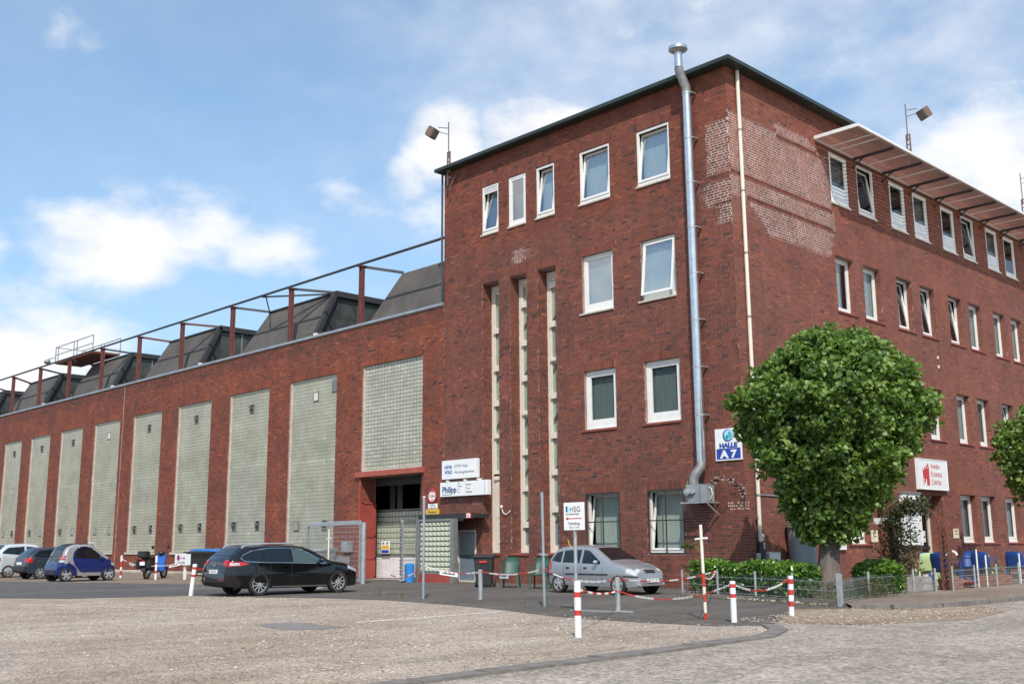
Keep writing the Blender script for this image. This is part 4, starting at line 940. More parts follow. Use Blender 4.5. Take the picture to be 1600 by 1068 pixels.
# silver compact
sp = dict(W=1.61, wr=.285, axles=(-1.22, 1.22), spokes=5, sw=.07, N=90, tumble=.36, rc=.15, paint=['car_silver', 'car_in'],
    top=[(-1.78, .62), (-1.775, .80), (-1.72, .96), (-1.60, 1.14), (-1.42, 1.32), (-1.2, 1.40), (-.6, 1.43), (-.1, 1.41), (.15, 1.36), (.85, .98), (.95, .945), (1.35, .86), (1.7, .73), (1.82, .62), (1.90, .45)],
    bot=[(-1.78, .36), (-1.6, .26), (1.6, .22), (1.9, .26)], plan=[(-1.78, .80), (-1.7, .90), (-1.4, .98), (0, 1), (1.1, .99), (1.5, .94), (1.75, .82), (1.9, .62)],
    belt=[(-1.78, .93), (0, .88), (1.9, .78)])
root, side, topp, blk, ys, top, base = car('parked_compact_car', 'silver five door compact car parked by the tower wall facing right', 'car', sp, (-2.26, -3.40, 0), R(-1.5), .868)
side('side_window', [(-1.56, .97), (-1.2, .93), (-1.12, .93)], [(-1.56, 1.02), (-1.35, 1.22), (-1.12, 1.27)], 'car_glass'); side('side_window', [(-1.04, .925), (-.32, .905)], [(-1.04, 1.28), (-.7, 1.305), (-.32, 1.305)], 'car_glass'); side('side_window', [(-.22, .90), (.52, .885)], [(-.22, 1.305), (.0, 1.28), (.52, .95)], 'car_glass')
topp('windscreen', .2, .84, .97, .99, 'car_glass'); topp('rear_window', -1.66, -1.42, .8, .8, 'car_glass')
side('rubbing_strip', [(-.92, .56), (.85, .56)], [(-.92, .60), (.85, .60)], 'black_plastic', off=.012); 
side('bumper_strip', [(1.42, .52), (1.84, .5)], [(1.42, .56), (1.84, .54)], 'black_plastic', off=.01); side('bumper_strip', [(-1.75, .54), (-1.45, .54)], [(-1.75, .58), (-1.45, .58)], 'black_plastic', off=.01)
side('headlight', [(1.52, .62), (1.80, .55)], [(1.52, .75), (1.62, .74), (1.80, .63)], 'lamp_clear', off=.008)
topp('headlight', 1.70, 1.79, 0, 0, 'lamp_clear', y0=.38, y1=.60); topp('headlight', 1.70, 1.79, 0, 0, 'lamp_clear', y0=-.38, y1=-.60); topp('grille', 1.745, 1.83, .48, .48, 'car_in', off=.009)
side('tail_light', [(-1.76, .70), (-1.55, .72)], [(-1.76, .95), (-1.6, .98), (-1.55, .9)], 'lamp_red', off=.008)
for x0 in (-1.0, -.28, .62): side('door_seam', [(x0, .30), (x0 + .01, .30)], [(x0, .90), (x0 + .01, .90)], 'car_in', off=.003, N=1)
for s in (-1, 1):
    mb = MB(); mb.sphere((.42, s * .86, .94), .1, sc_=(.7, .9, .62)); mb.build('mirror', 'car_silver', root, local=True, smooth=True)
    for hx in (-.88, -.14): blk('handle', hx, hx + .13, min(s * .79, s * .815), max(s * .79, s * .815), .74, .79, 'black_plastic')
mb = MB(); mb.box(1.90, 1.925, -.26, .26, .36, .47); mb.build('number_plate', 'sign_white', root, local=True); plate_text(root, 'EN·SC 43', 1.927, 0, .385, .10, 1)
blk('lower_intake', 1.82, 1.895, -.42, .42, .28, .33, 'car_in')
mb = MB(); mb.sphere((.35, -.1, 1.08), .05); mb.build('hanging_mascot', 'upvc', root, local=True)
for s in (-.55, .55): mb = MB(); mb.disc((1.85, s, .31), (1, 0, 0), .035, .03, 12); mb.build('fog_lamp', 'lamp_clear', root, local=True)
# blue and silver microcar
def smart_mat(x, y, z):
    ay = abs(y); IP = lambda v, P: float(np.interp(v, [p[0] for p in P], [p[1] for p in P]))
    if z > 1.38 and ay < .58: return 2 if (x > .12 or ay > .50) else 1
    if math.hypot(x + .905, z - .285) < .47 and x < -.46 and z < .74: return 0
    if x < -1.02 and z < .80: return 0
    if x < -1.0 and ay < .52: return 3
    rear = IP(z, [(.30, .0), (.38, -.30), (.5, -.44), (.7, -.60), (.95, -.68), (1.2, -.62), (1.4, -.46), (1.5, -.3)])
    if x < rear: return 2
    if z < .37 and x < .56: return 2
    wt = IP(x, [(-.68, 1.12), (-.45, 1.38), (-.1, 1.44), (.15, 1.37), (.62, 1.0), (.82, .90)])
    if z > wt and x < .86: return 2
    return 0
sp = dict(W=1.51, wr=.285, axles=(-.905, .905), spokes=5, sw=.09, N=170, NS=46, tumble=.24, rc=.16, paint=['car_blue', 'car_in', 'car_cell', 'car_glass'], mat=smart_mat, smooth=41, gap=.03,
    top=[(-1.27, .50), (-1.26, .64), (-1.20, .78), (-1.10, .95), (-1.0, 1.2), (-.85, 1.43), (-.6, 1.52), (-.1, 1.545), (.22, 1.47), (.78, 1.06), (.92, .96), (1.08, .84), (1.20, .66), (1.24, .48)],
    bot=[(-1.27, .30), (-1.1, .24), (1.0, .22), (1.24, .26)], plan=[(-1.27, .80), (-1.2, .90), (-.9, 1.0), (-.5, .97), (.5, .97), (.9, 1.0), (1.1, .92), (1.24, .74)], belt=[(-1.27, .95), (0, .92), (1.24, .86)])
root, side, topp, blk, ys, top, base = car('parked_microcar', 'small two seat blue and silver microcar parked by the hall', 'car', sp, (-25.42, -7.9, 0), R(92), .925)
side('side_window', [(-.56, 1.0), (-.5, .96), (.60, .90)], [(-.56, 1.12), (-.42, 1.36), (-.1, 1.42), (.15, 1.35), (.60, .98)], 'car_glass')
side('door_edge', [(-.40, .42), (-.25, .375), (.54, .36)], [(-.40, .435), (-.25, .387), (.54, .372)], 'car_in', off=.004, N=30)
topp('rear_window', -1.08, -.84, .92, .9, 'car_glass'); topp('windscreen', .25, .88, .95, .98, 'car_glass')
for z in (.82, .92, 1.02):
    side('tail_light', [(-1.17 + (z - .82) * .35, z - .03), (-1.02 + (z - .82) * .35, z - .03)], [(-1.17 + (z - .82) * .35, z + .03), (-1.02 + (z - .82) * .35, z + .03)], 'lamp_red' if z != .82 else 'lamp_clear', off=.012, N=4)
side('headlight', [(1.0, .66), (1.16, .6)], [(1.0, .78), (1.16, .68)], 'lamp_clear', off=.01)
side('wheel_arch_trim', [(-1.24, .55), (-.905, .66), (-.56, .5)], [(-1.24, .59), (-.905, .70), (-.56, .54)], 'car_blue', off=.018)
side('wheel_arch_trim', [(.56, .5), (.905, .66), (1.2, .52)], [(.56, .54), (.905, .70), (1.2, .56)], 'car_blue', off=.018)
blk('rear_bumper_panel', -1.30, -1.25, -.45, .45, .34, .48, 'black_plastic'); 
mb = MB(); mb.disc((-.83, -.765, .74), (0, 1, 0), .045, .02, 14); mb.build('fuel_cap', 'black_plastic', root, local=True)
for s in (-1, 1):
    mb = MB(); mb.sphere((.48, s * .80, .96), .09, sc_=(.6, .8, .7)); mb.build('mirror', 'black_plastic', root, local=True, smooth=True)
# slate hatchback
def hatch(name, label, paintm, loc, rz, sc_, H=1.40):
    k = H / 1.40
    sp = dict(W=1.65, wr=.285, axles=(-1.22, 1.22), spokes=7, sw=.045, N=80, tumble=.38, rc=.13, paint=[paintm, 'car_in'],
        top=[(a, b * k) for a, b in [(-1.84, .60), (-1.83, .78), (-1.76, .93), (-1.62, 1.08), (-1.30, 1.33), (-1.1, 1.37), (-.4, 1.40), (.1, 1.36), (.85, .96), (1.0, .92), (1.4, .85), (1.75, .70), (1.88, .48)]],
        bot=[(-1.84, .34), (-1.65, .26), (1.6, .22), (1.88, .26)], plan=[(-1.84, .82), (-1.76, .91), (-1.5, .98), (0, 1), (1.2, .98), (1.6, .9), (1.88, .66)], belt=[(-1.84, .92 * k), (0, .89 * k), (1.88, .78)])
    root, side, topp, blk, ys, top, base = car(name, label, 'car', sp, loc, rz, sc_)
    side('side_window', [(-1.5, 1.0 * k), (-.5, .92 * k)], [(-1.5, 1.05 * k), (-1.22, 1.24 * k), (-.5, 1.29 * k)], 'car_glass'); side('side_window', [(-.4, .915 * k), (.55, .89 * k)], [(-.4, 1.29 * k), (-.05, 1.26 * k), (.55, .94 * k)], 'car_glass')
    topp('rear_window', -1.60, -1.30, .88, .86, 'car_glass'); topp('windscreen', .15, .84, .95, .98, 'car_glass')
    side('tail_light', [(-1.80, .72), (-1.58, .74)], [(-1.80, .93), (-1.64, .95), (-1.58, .88)], 'lamp_red', off=.01); topp('tail_light', -1.825, -1.77, 0, 0, 'lamp_red', y0=.48, y1=.66); topp('tail_light', -1.825, -1.77, 0, 0, 'lamp_red', y0=-.48, y1=-.66)
    mb = MB(); mb.box(-1.865, -1.845, -.26, .26, .64, .75); mb.build('number_plate', 'sign_white', root, local=True)
    blk('rear_bumper', -1.90, -1.72, -.72, .72, .36, .56, 'black_plastic' if paintm != 'car_white' else paintm, .03)
    for x0 in (-.45, .62): side('door_seam', [(x0, .3), (x0 + .01, .3)], [(x0, .9), (x0 + .01, .9)], 'car_in', off=.003, N=1)
    for s in (-1, 1):
        mb = MB(); mb.sphere((.5, s * .88, .94), .1, sc_=(.6, .8, .6)); mb.build('mirror', paintm, root, local=True, smooth=True)
        blk('handle', -.36, -.2, min(s * .81, s * .835), max(s * .81, s * .835), .76, .79, 'black_plastic')
    side('sill_strip', [(-.9, .26), (.9, .25)], [(-.9, .30), (.9, .29)], 'alloy' if paintm == 'car_navy' else 'car_in', off=.004)
    return root
hatch('parked_hatchback', 'dark slate hatchback parked between the microcar and a pale hatchback', 'car_navy', (-30.0, -6.9, 0), R(92), .93)
hatch('parked_hatchback', 'pale silver white hatchback cut off at the left edge of the photo', 'car_white', (-33.55, -6.95, 0), R(93), .96, 1.52)

# motor scooter
sc_ = thing('motor_scooter', 'black and blue motor scooter with a top box parked by the hall', 'scooter', (-25.42, -4.8, 0), R(122))
def sp_(nm, mat, fn, smooth=True, bev=0):
    mb = MB(); fn(mb); return mb.build(nm, mat, sc_, local=True, smooth=smooth, bevel=bev)
def whl(x):
    mb = MB(); mb.tube([(x + .2 * math.cos(a), 0, .24 + .2 * math.sin(a)) for a in np.linspace(0, 6.2832, 25)], .048, 8, caps=False); w = mb.build('wheel', 'tyre', sc_, local=True, smooth=True)
    mb = MB(); mb.disc((x, 0, .24), (0, 1, 0), .14, .04, 16); mb.build('rim', 'alloy', w, local=True)
whl(-.62); whl(.62)
sp_('rear_body', 'black_plastic', lambda m: m.prism([(-.9, -.15, .55), (-.7, -.15, .3), (-.35, -.15, .25), (-.05, -.15, .3), (-.05, -.15, .55), (-.25, -.15, .78), (-.85, -.15, .82)], (0, .3, 0)), bev=.03)
sp_('rear_mudguard', 'black_plastic', lambda m: m.prism([(-.92, -.09, .3), (-.86, -.09, .48), (-.62, -.09, .56), (-.4, -.09, .5), (-.3, -.09, .3), (-.4, -.09, .42), (-.62, -.09, .50), (-.82, -.09, .42)], (0, .18, 0)))
sp_('seat', 'black_plastic', lambda m: m.prism([(-.9, -.13, .80), (-.15, -.13, .76), (-.1, -.13, .86), (-.5, -.13, .88), (-.85, -.13, .92)], (0, .26, 0)), bev=.03)
sp_('floorboard', 'black_plastic', lambda m: m.box(-.15, .3, -.17, .17, .26, .32))
sp_('leg_shield', 'scooter_blue', lambda m: m.prism([(.25, -.2, .28), (.34, -.2, .28), (.46, -.2, .95), (.38, -.2, 1.0)], (0, .4, 0)), bev=.02)
sp_('front_mudguard', 'scooter_blue', lambda m: m.prism([(.40, -.08, .30), (.45, -.08, .46), (.6, -.08, .55), (.78, -.08, .48), (.88, -.08, .34), (.76, -.08, .42), (.6, -.08, .47), (.5, -.08, .42)], (0, .16, 0)), bev=.01)
sp_('headset', 'black_plastic', lambda m: m.sphere((.36, 0, 1.03), .13, sc_=(1, 1.1, .8)))
sp_('handlebar', 'black_plastic', lambda m: m.tube([(.26, -.34, 1.06), (.36, -.1, 1.03), (.36, .1, 1.03), (.26, .34, 1.06)], .02, 8))
for s in (-1, 1): sp_('mirror', 'black_plastic', lambda m: (m.tube([(.3, s * .25, 1.06), (.3, s * .33, 1.22)], .01, 6), m.disc((.3, s * .36, 1.27), (1, 0, .2), .07, .03, 12)))
sp_('fork', 'alloy', lambda m: (m.tube([(.42, -.09, .85), (.62, -.09, .24)], .02, 8), m.tube([(.42, .09, .85), (.62, .09, .24)], .02, 8)))
sp_('top_box', 'black_plastic', lambda m: m.box(-1.08, -.72, -.2, .2, .86, 1.12), bev=.04)
sp_('side_bag', 'black_plastic', lambda m: (m.box(-.95, -.5, -.34, -.16, .42, .78), m.box(-.95, -.5, .16, .34, .42, .78)), bev=.04)
sp_('number_plate', 'sign_white', lambda m: m.box(-.985, -.97, -.11, .11, .56, .70)); sp_('tail_light', 'lamp_red', lambda m: m.box(-.95, -.9, -.08, .08, .72, .78)); sp_('exhaust', 'flue_dull', lambda m: m.tube([(-.3, -.2, .28), (-.85, -.22, .3)], [.03, .06], 10))
sp_('stand', 'black_steel', lambda m: (m.bar((-.15, -.12, .3), (-.2, -.17, 0), .02, .02), m.bar((-.15, .12, .3), (-.2, .17, 0), .02, .02)))
# wheeled digger-arm shape showing above the microcar: a covered motorcycle mirror and screen
mc = thing('covered_motorcycle', 'motorcycle with pale screen standing behind the microcar', 'motorcycle', (-36.6, -3.1, 0), R(112))
def mp(nm, mat, fn, **k):
    mb = MB(); fn(mb); return mb.build(nm, mat, mc, local=True, smooth=True, **k)
for x in (-.7, .7):
    mb = MB(); mb.tube([(x + .27 * math.cos(a), 0, .31 + .27 * math.sin(a)) for a in np.linspace(0, 6.2832, 25)], .05, 8, caps=False); mb.build('wheel', 'tyre', mc, local=True, smooth=True)
mp('body', 'black_plastic', lambda m: m.prism([(-.6, -.16, .7), (-.3, -.16, .35), (.35, -.16, .35), (.55, -.16, .9), (.2, -.16, 1.05), (-.2, -.16, .85), (-.9, -.16, .95)], (0, .32, 0)), bevel=.04)
mp('fork', 'alloy', lambda m: m.tube([(.45, 0, 1.0), (.7, 0, .3)], .04, 8)); mp('windscreen', 'sign_white', lambda m: m.prism([(.62, -.16, 1.1), (.66, -.16, 1.1), (.36, -.14, 1.52), (.32, -.14, 1.5)], (0, .32, 0))); mp('handlebar', 'black_plastic', lambda m: m.tube([(.3, -.36, 1.15), (.42, 0, 1.08), (.3, .36, 1.15)], .02, 8)); mp('seat', 'black_plastic', lambda m: m.box(-.7, -.05, -.14, .14, .88, 1.0), bevel=.03)
# ================================================================ things fixed to the buildings
def one(name, label, cat, mat, fn, smooth=False, bevel=0, group=None):
    mb = MB(); fn(mb); return tag(mb.build(name, mat, smooth=smooth, bevel=bevel), label, cat, group)
def part(nm, mat, par, fn, smooth=False, bevel=0, local=False):
    mb = MB(); fn(mb); return mb.build(nm, mat, par, local=local, smooth=smooth, bevel=bevel)
# flue
fl = thing('flue_pipe', 'shiny round steel flue pipe running up the tower front past the roof edge', 'flue', (-1.26, -.24, 3.1))
prevz = 3.55
for z in (4.9, 6.3, 7.7, 9.1, 10.5, 11.9, 13.3, 14.75):
    part('pipe_section', 'flue', fl, lambda m: m.cyl((-1.26, -.24, prevz), (-1.26, -.24, z - .015), .135, n=24), smooth=True)
    part('band', 'steel', fl, lambda m: (m.cyl((-1.26, -.24, z - .03), (-1.26, -.24, z + .02), .146, n=24), m.box(-1.13, -1.06, -.26, -.02, z - .02, z + .01))); prevz = z + .02
part('elbow', 'flue_dull', fl, lambda m: m.tube([(-1.26, -.24, 14.77), (-1.26, -.26, 14.95), (-1.28, -.52, 15.35), (-1.28, -.56, 15.5)], .138, 20), smooth=True)
part('pipe_section', 'flue', fl, lambda m: m.cyl((-1.28, -.56, 15.5), (-1.28, -.56, 16.02), .125, n=24), smooth=True)
part('rain_cap', 'flue', fl, lambda m: (m.cyl((-1.28, -.56, 16.06), (-1.28, -.56, 16.16), .29, n=28), m.cyl((-1.28, -.56, 16.16), (-1.28, -.56, 16.26), .29, .08, n=28), m.cyl((-1.28, -.56, 15.98), (-1.28, -.56, 16.06), .17, .27, n=28)), smooth=True)
part('lower_elbow', 'flue_dull', fl, lambda m: m.tube([(-1.26, -.24, 3.56), (-1.26, -.26, 3.42), (-1.36, -.34, 3.25), (-1.44, -.38, 3.1), (-1.45, -.38, 2.93)], .14, 18), smooth=True)
bu = thing('heater_unit', 'grey wall heater box on an angled steel bracket below the flue', 'heater', (-1.1, -.1, 2.4))
part('casing', 'grey_paint', bu, lambda m: (m.box(-1.62, -1.18, -.55, -.15, 2.42, 2.92), m.box(-1.17, -.92, -.50, -.15, 2.42, 2.9)), bevel=.01)
part('motor', 'steel', bu, lambda m: (m.cyl((-1.5, -.56, 2.70), (-1.5, -.70, 2.70), .10, n=18), m.cyl((-1.34, -.56, 2.7), (-1.34, -.64, 2.7), .06, n=14), m.cyl((-1.5, -.70, 2.7), (-1.5, -.73, 2.7), .06, n=14)), smooth=True)
part('bracket', 'steel', bu, lambda m: (m.bar((-1.75, -.02, 2.40), (-1.75, -.65, 2.40), .04, .04), m.bar((-.88, -.02, 2.40), (-.88, -.65, 2.40), .04, .04), m.bar((-1.75, -.62, 2.40), (-.88, -.62, 2.40), .04, .04), m.bar((-.88, -.62, 2.39), (-.88, -.03, 2.05), .035, .035), m.bar((-1.75, -.62, 2.39), (-1.75, -.03, 2.05), .035, .035)))
part('hose', 'upvc', bu, lambda m: m.tube([(-.92, -.4, 2.82), (-.83, -.42, 2.78), (-.8, -.42, 2.62), (-.88, -.42, 2.5)], .014, 6))
# rainwater pipe at the corner
dp = thing('downpipe', 'cream rainwater downpipe with a black iron foot just round the tower corner', 'downpipe', (.08, .5, 0))
zc = [15.3, 13.4, 11.5, 9.6, 7.7, 5.8, 3.9, 2.6, 1.3]
for a, b in zip(zc, zc[1:]):
    part('pipe_section', 'cream', dp, lambda m: m.cyl((.085, .5, b + .01), (.085, .5, a - .03), .058, n=14), smooth=True)
    part('clip', 'flue_dull', dp, lambda m: m.cyl((.085, .5, a - .05), (.085, .5, a - .005), .066, n=14))
part('iron_foot', 'black_steel', dp, lambda m: m.cyl((.085, .5, 0), (.085, .5, 1.3), .085, n=14), smooth=True)
dq = thing('drain_pipe', 'thin dark drain pipe in the angle where hall wall meets tower', 'downpipe', (-12.93, -.06, 0))
part('pipe', 'rail_dark', dq, lambda m: m.cyl((-12.93, -.07, 10.3), (-12.93, -.07, 15.3), .04, n=10), smooth=True)
# floodlights
def floodlight(label, x, y, z0, dx, dy):
    f = thing('floodlight', label, 'floodlight', (x, y, z0), 0, 'floodlights on roof masts')
    mb = MB(); mb.bar((-.05, 0, -.8), (-.05, 0, .55), .045, .045); mb.bar((.08, 0, -.3), (.08, 0, .55), .045, .045)
    for z in (-.25, -.05, .15, .35, .53): mb.bar((-.05, 0, z), (.08, 0, z), .03, .03)
    mb.cyl((0, 0, .3), (0, 0, 1.75), .022, n=8); mb.bar((0, 0, 1.5), (dx * .45, dy * .45, 1.62), .025, .025); mb.bar((0, 0, 1.25), (dx * .4, dy * .4, 1.42), .025, .025); mb.build('mast', 'brown_steel', f, local=True)
    d = Vector((dx, dy, 0)).normalized(); c = Vector((dx * .72, dy * .72, 1.45)); up = Vector((d.x * -.55, d.y * -.55, .83)).normalized(); fwd = d.cross(Vector((0, 0, 1))); ax = Matrix((fwd, up.cross(fwd), up)).transposed()
    T = Matrix.Translation(c) @ ax.to_4x4()
    mb = MB(); mb.box(-.22, .22, -.14, .14, -.20, .20, T=T); mb.build('housing', 'brown_steel', f, local=True, bevel=.02)
    mb = MB(); mb.box(-.19, .19, -.156, .156, -.16, .16, T=T); mb.build('lens', 'flood_glass', f, local=True); return f
floodlight('brown floodlight on the left end of the tower roof', -12.40, -.22, 15.45, -.95, -.35)
floodlight('brown floodlight on the roof above the sunshade', .30, 11.35, 15.6, .55, .95)
floodlight('floodlight mast at the right edge of the photo above the sunshade', .30, 22.4, 15.6, .4, 1)
one('bracket_stay', 'thin angled iron stay under the left floodlight on the tower corner', 'bracket', 'brown_steel', lambda m: (m.bar((-12.45, -.22, 15.0), (-12.1, -.02, 14.9), .03, .03), m.bar((-12.1, -.02, 15.2), (-12.4, -.2, 14.5), .03, .03)))
# sunshade
sh = thing('sunshade', 'long white framed louvred sunshade over the top row of side windows', 'sunshade', (0, 5, 14.3))
part('frame', 'white_paint', sh, lambda m: (m.box(.02, 1.60, 4.95, 5.01, 14.31, 14.42), m.box(1.55, 1.60, 5.01, 40, 14.32, 14.41), m.box(.02, .07, 5.01, 40, 14.27, 14.33)))
for i in range(16):
    x = .12 + i * .09
    mb = MB(); mb.bar((x, 5.01, 14.35), (x, 40, 14.35), .058, .008, up=(.3, 0, 1)); mb.build('slat', 'shade_slat', sh)
for k in range(16):
    y = 7.44 + 2.11 * k - 0
    part('bracket', 'black_steel', sh, lambda m: (m.box(.07, 1.54, y, y + .06, 14.20, 14.29), m.bar((.02, y + .03, 13.95), (.5, y + .03, 14.25), .04, .04)))
    part('rib', 'white_paint', sh, lambda m: m.box(.07, 1.54, y - 1.07, y - 1.04, 14.28, 14.305))
part('rib', 'white_paint', sh, lambda m: m.box(.07, 1.54, 5.9, 5.93, 14.28, 14.305))
# roof pipe rack over the hall
rk = thing('roof_pipe_rack', 'rust red steel posts carrying a long dark pipe above the hall parapet', 'pipe rack', (-35, .15, 10.2))
px = [-18.42, -23.78, -28.98, -34.15, -39.14, -44.0, -48.84, -53.56, -58.4, -63.4]
peaks = [p for k in range(-1, 5) for p in (-22.4 - 10.45 * k, -22.4 - 10.45 * k - 5.55)]
for x in px:
    part('post', 'oxide', rk, lambda m: (m.box(x - .09, x + .09, .20, .215, 10.0, 12.72), m.box(x - .09, x - .075, .12, .30, 10.0, 12.72), m.box(x + .075, x + .09, .12, .30, 10.0, 12.72), m.box(x - .14, x + .14, .08, .34, 12.72, 12.76)))
    p = min(peaks, key=lambda q: abs(q - x)); part('tie_bar', 'oxide' if rnd.random() < .5 else 'rail_dark', rk, lambda m: m.bar((x, .2, 12.74), (p, 1.7, 12.56), .09, .10))
part('pipe', 'rail_dark', rk, lambda m: m.tube([(-12.87, .2, 12.84), (-18.4, .2, 12.86), (-39, .2, 12.86), (-66, .2, 12.84)], .055, 10), smooth=True)
part('brace', 'rail_dark', rk, lambda m: (m.bar((-26.0, .2, 12.82), (-27.9, 1.6, 12.5), .05, .05), m.bar((-26.3, .2, 12.8), (-22.5, 1.6, 12.5), .07, .07)))
pf = thing('maintenance_platform', 'steel roof platform with white handrail at the far end of the hall', 'platform', (-49, 1.2, 12.8))
part('deck', 'rust', pf, lambda m: m.box(-52, -46.2, .5, 2.2, 12.86, 12.98))
part('handrail', 'steel', pf, lambda m: [m.bar(a, b, .05, .05) for a, b in [((-52, .5, 13.95), (-46.2, .5, 13.95)), ((-52, .5, 13.45), (-46.2, .5, 13.45)), ((-52, 2.2, 13.95), (-46.2, 2.2, 13.95))] + [((x, y, 12.95), (x, y, 13.95)) for x in (-52, -51.6, -49.1, -48.6, -46.2) for y in (.5, 2.2)] + [((-52, .5, 13.95), (-52, 2.2, 13.95))]])
part('lamp', 'flue_dull', pf, lambda m: (m.bar((-52, .5, 13.3), (-53, .4, 13.3), .04, .04), m.sphere((-53.1, .4, 13.15), .22, sc_=(1, 1, .7))))

# ---------------------------------------------------------------- signs
def board(name, label, face, a, b, c, d, n=.03, mat='sign_white', th=.03, cat='sign', rim=None):
    t = thing(name, label, cat, FP(face, a, n, c))
    part('panel', mat, t, lambda m: fbox(m, face, a, b, n - th, n, c, d), bevel=.004)
    if rim: part('rim', rim, t, lambda m: frame_bars(m, face, a - .02, b + .02, c - .02, d + .02, n - th, n + .012, .03))
    return t
def tx(t, face, s, u, z, n, size, mat, sx=1., align='LEFT', bold=0.): return text('lettering', s, size, FP(face, u, n, z), face, mat, t, align, .002, sx, bold)
t = board('company_sign', 'white machine tool company sign, upper of the two by the tower base', 'F', -12.77, -10.89, 3.60, 4.27, .16, th=.14)
tx(t, 'F', 'HYW', -12.62, 3.96, .163, .17, 'blue_ink', bold=.006); tx(t, 'F', 'VOLZ', -12.60, 3.80, .163, .15, 'blue_ink', bold=.006); tx(t, 'F', 'HYW Volz', -12.08, 3.99, .163, .16, 'grey_ink'); tx(t, 'F', 'Werkzeugmaschinen', -12.08, 3.79, .163, .125, 'grey_ink')
part('logo_ring', 'sky_ink', t, lambda m: m.tube([(-12.38 + .235 * math.cos(a), -.163, 3.92 + .2 * math.sin(a)) for a in np.linspace(0, 6.2832, 29)], .005, 5))
t = board('company_sign', 'long white shop sign with blue lettering above the entrance canopy', 'F', -12.84, -10.30, 2.98, 3.49, .18, th=.16)
tx(t, 'F', 'Philipp', -12.72, 3.12, .183, .30, 'navy_ink', bold=.008, sx=.98); 
for i, (a, b) in enumerate((('', 'Fenster'), ('und', 'Türen'), ('', 'Rolladen'))): tx(t, 'F', b, -11.45, 3.34 - .13 * i, .183, .10, 'grey_ink')
for i, s in enumerate(('vom', 'Meister', 'und', 'mit')): tx(t, 'F', s, -11.88, 3.40 - .10 * i, .183, .08, 'grey_ink')
part('edge_line', 'grey_ink', t, lambda m: m.box(-10.46, -10.45, -.184, -.18, 3.0, 3.47)); tx(t, 'F', 'Bauelemente Service', -12.70, 3.03, .183, .06, 'grey_ink')
for x in (-12.5, -11.55, -10.85): part('spotlight', 'white_paint', t, lambda m: m.box(x, x + .05, -.2, 0, 3.5, 3.56))
t = thing('height_limit_sign', 'round red rimmed height limit sign beside the hall gate', 'sign', (-13.45, -.03, 3.04))
part('disc', 'sign_white', t, lambda m: m.disc((-13.45, -.03, 3.045), (0, 1, 0), .245, .02, 32))
part('red_ring', 'red_ink', t, lambda m: m.tube([(-13.45 + .225 * math.cos(a), -.042, 3.045 + .225 * math.sin(a)) for a in np.linspace(0, 6.2832, 41)], .032, 6, caps=False))
part('arrow', 'grey_ink', t, lambda m: (m.prism([(-13.51, -.044, 3.21), (-13.39, -.044, 3.21), (-13.45, -.044, 3.15)], (0, -.003, 0)), m.prism([(-13.51, -.044, 2.88), (-13.39, -.044, 2.88), (-13.45, -.044, 2.94)], (0, -.003, 0)))); tx(t, 'F', '3,5m', -13.45, 3.0, .044, .15, 'grey_ink', align='CENTER', bold=.003)
t = board('notice_sign', 'small white notice under the round height limit sign', 'F', -13.70, -13.18, 2.585, 2.765, .03); tx(t, 'F', 'Durchfahrt', -13.44, 2.69, .033, .07, 'grey_ink', align='CENTER'); tx(t, 'F', 'auf eigene Gefahr', -13.44, 2.61, .033, .055, 'grey_ink', align='CENTER')
t = board('yellow_sign', 'small yellow sign below the white notice beside the gate', 'F', -13.80, -13.08, 2.375, 2.565, .05, 'yellow', .05); tx(t, 'F', 'Wanderer', -13.44, 2.425, .053, .12, 'grey_ink', align='CENTER', bold=.004)
cp = thing('entrance_canopy', 'flat dark canopy over the service entrance at the tower foot', 'canopy', (-12.2, -.8, 2.15))
part('roof_slab', 'dark_trim', cp, lambda m: m.box(-13.30, -10.40, -.76, -.02, 2.19, 2.33)); part('edge_trim', 'dark_trim', cp, lambda m: m.box(-13.32, -10.38, -.79, -.76, 2.16, 2.35)); part('ceiling_lamp', 'upvc', cp, lambda m: m.box(-12.2, -11.3, -.5, -.42, 2.10, 2.19))
t = board('small_sign', 'little red and white square sign on the canopy edge', 'F', -10.73, -10.47, 2.17, 2.35, .81, 'red_ink', .02)
part('white_field', 'sign_white', t, lambda m: m.box(-10.69, -10.51, -.815, -.81, 2.19, 2.33)); tx(t, 'F', 'N', -10.6, 2.21, .818, .12, 'red_ink', align='CENTER')
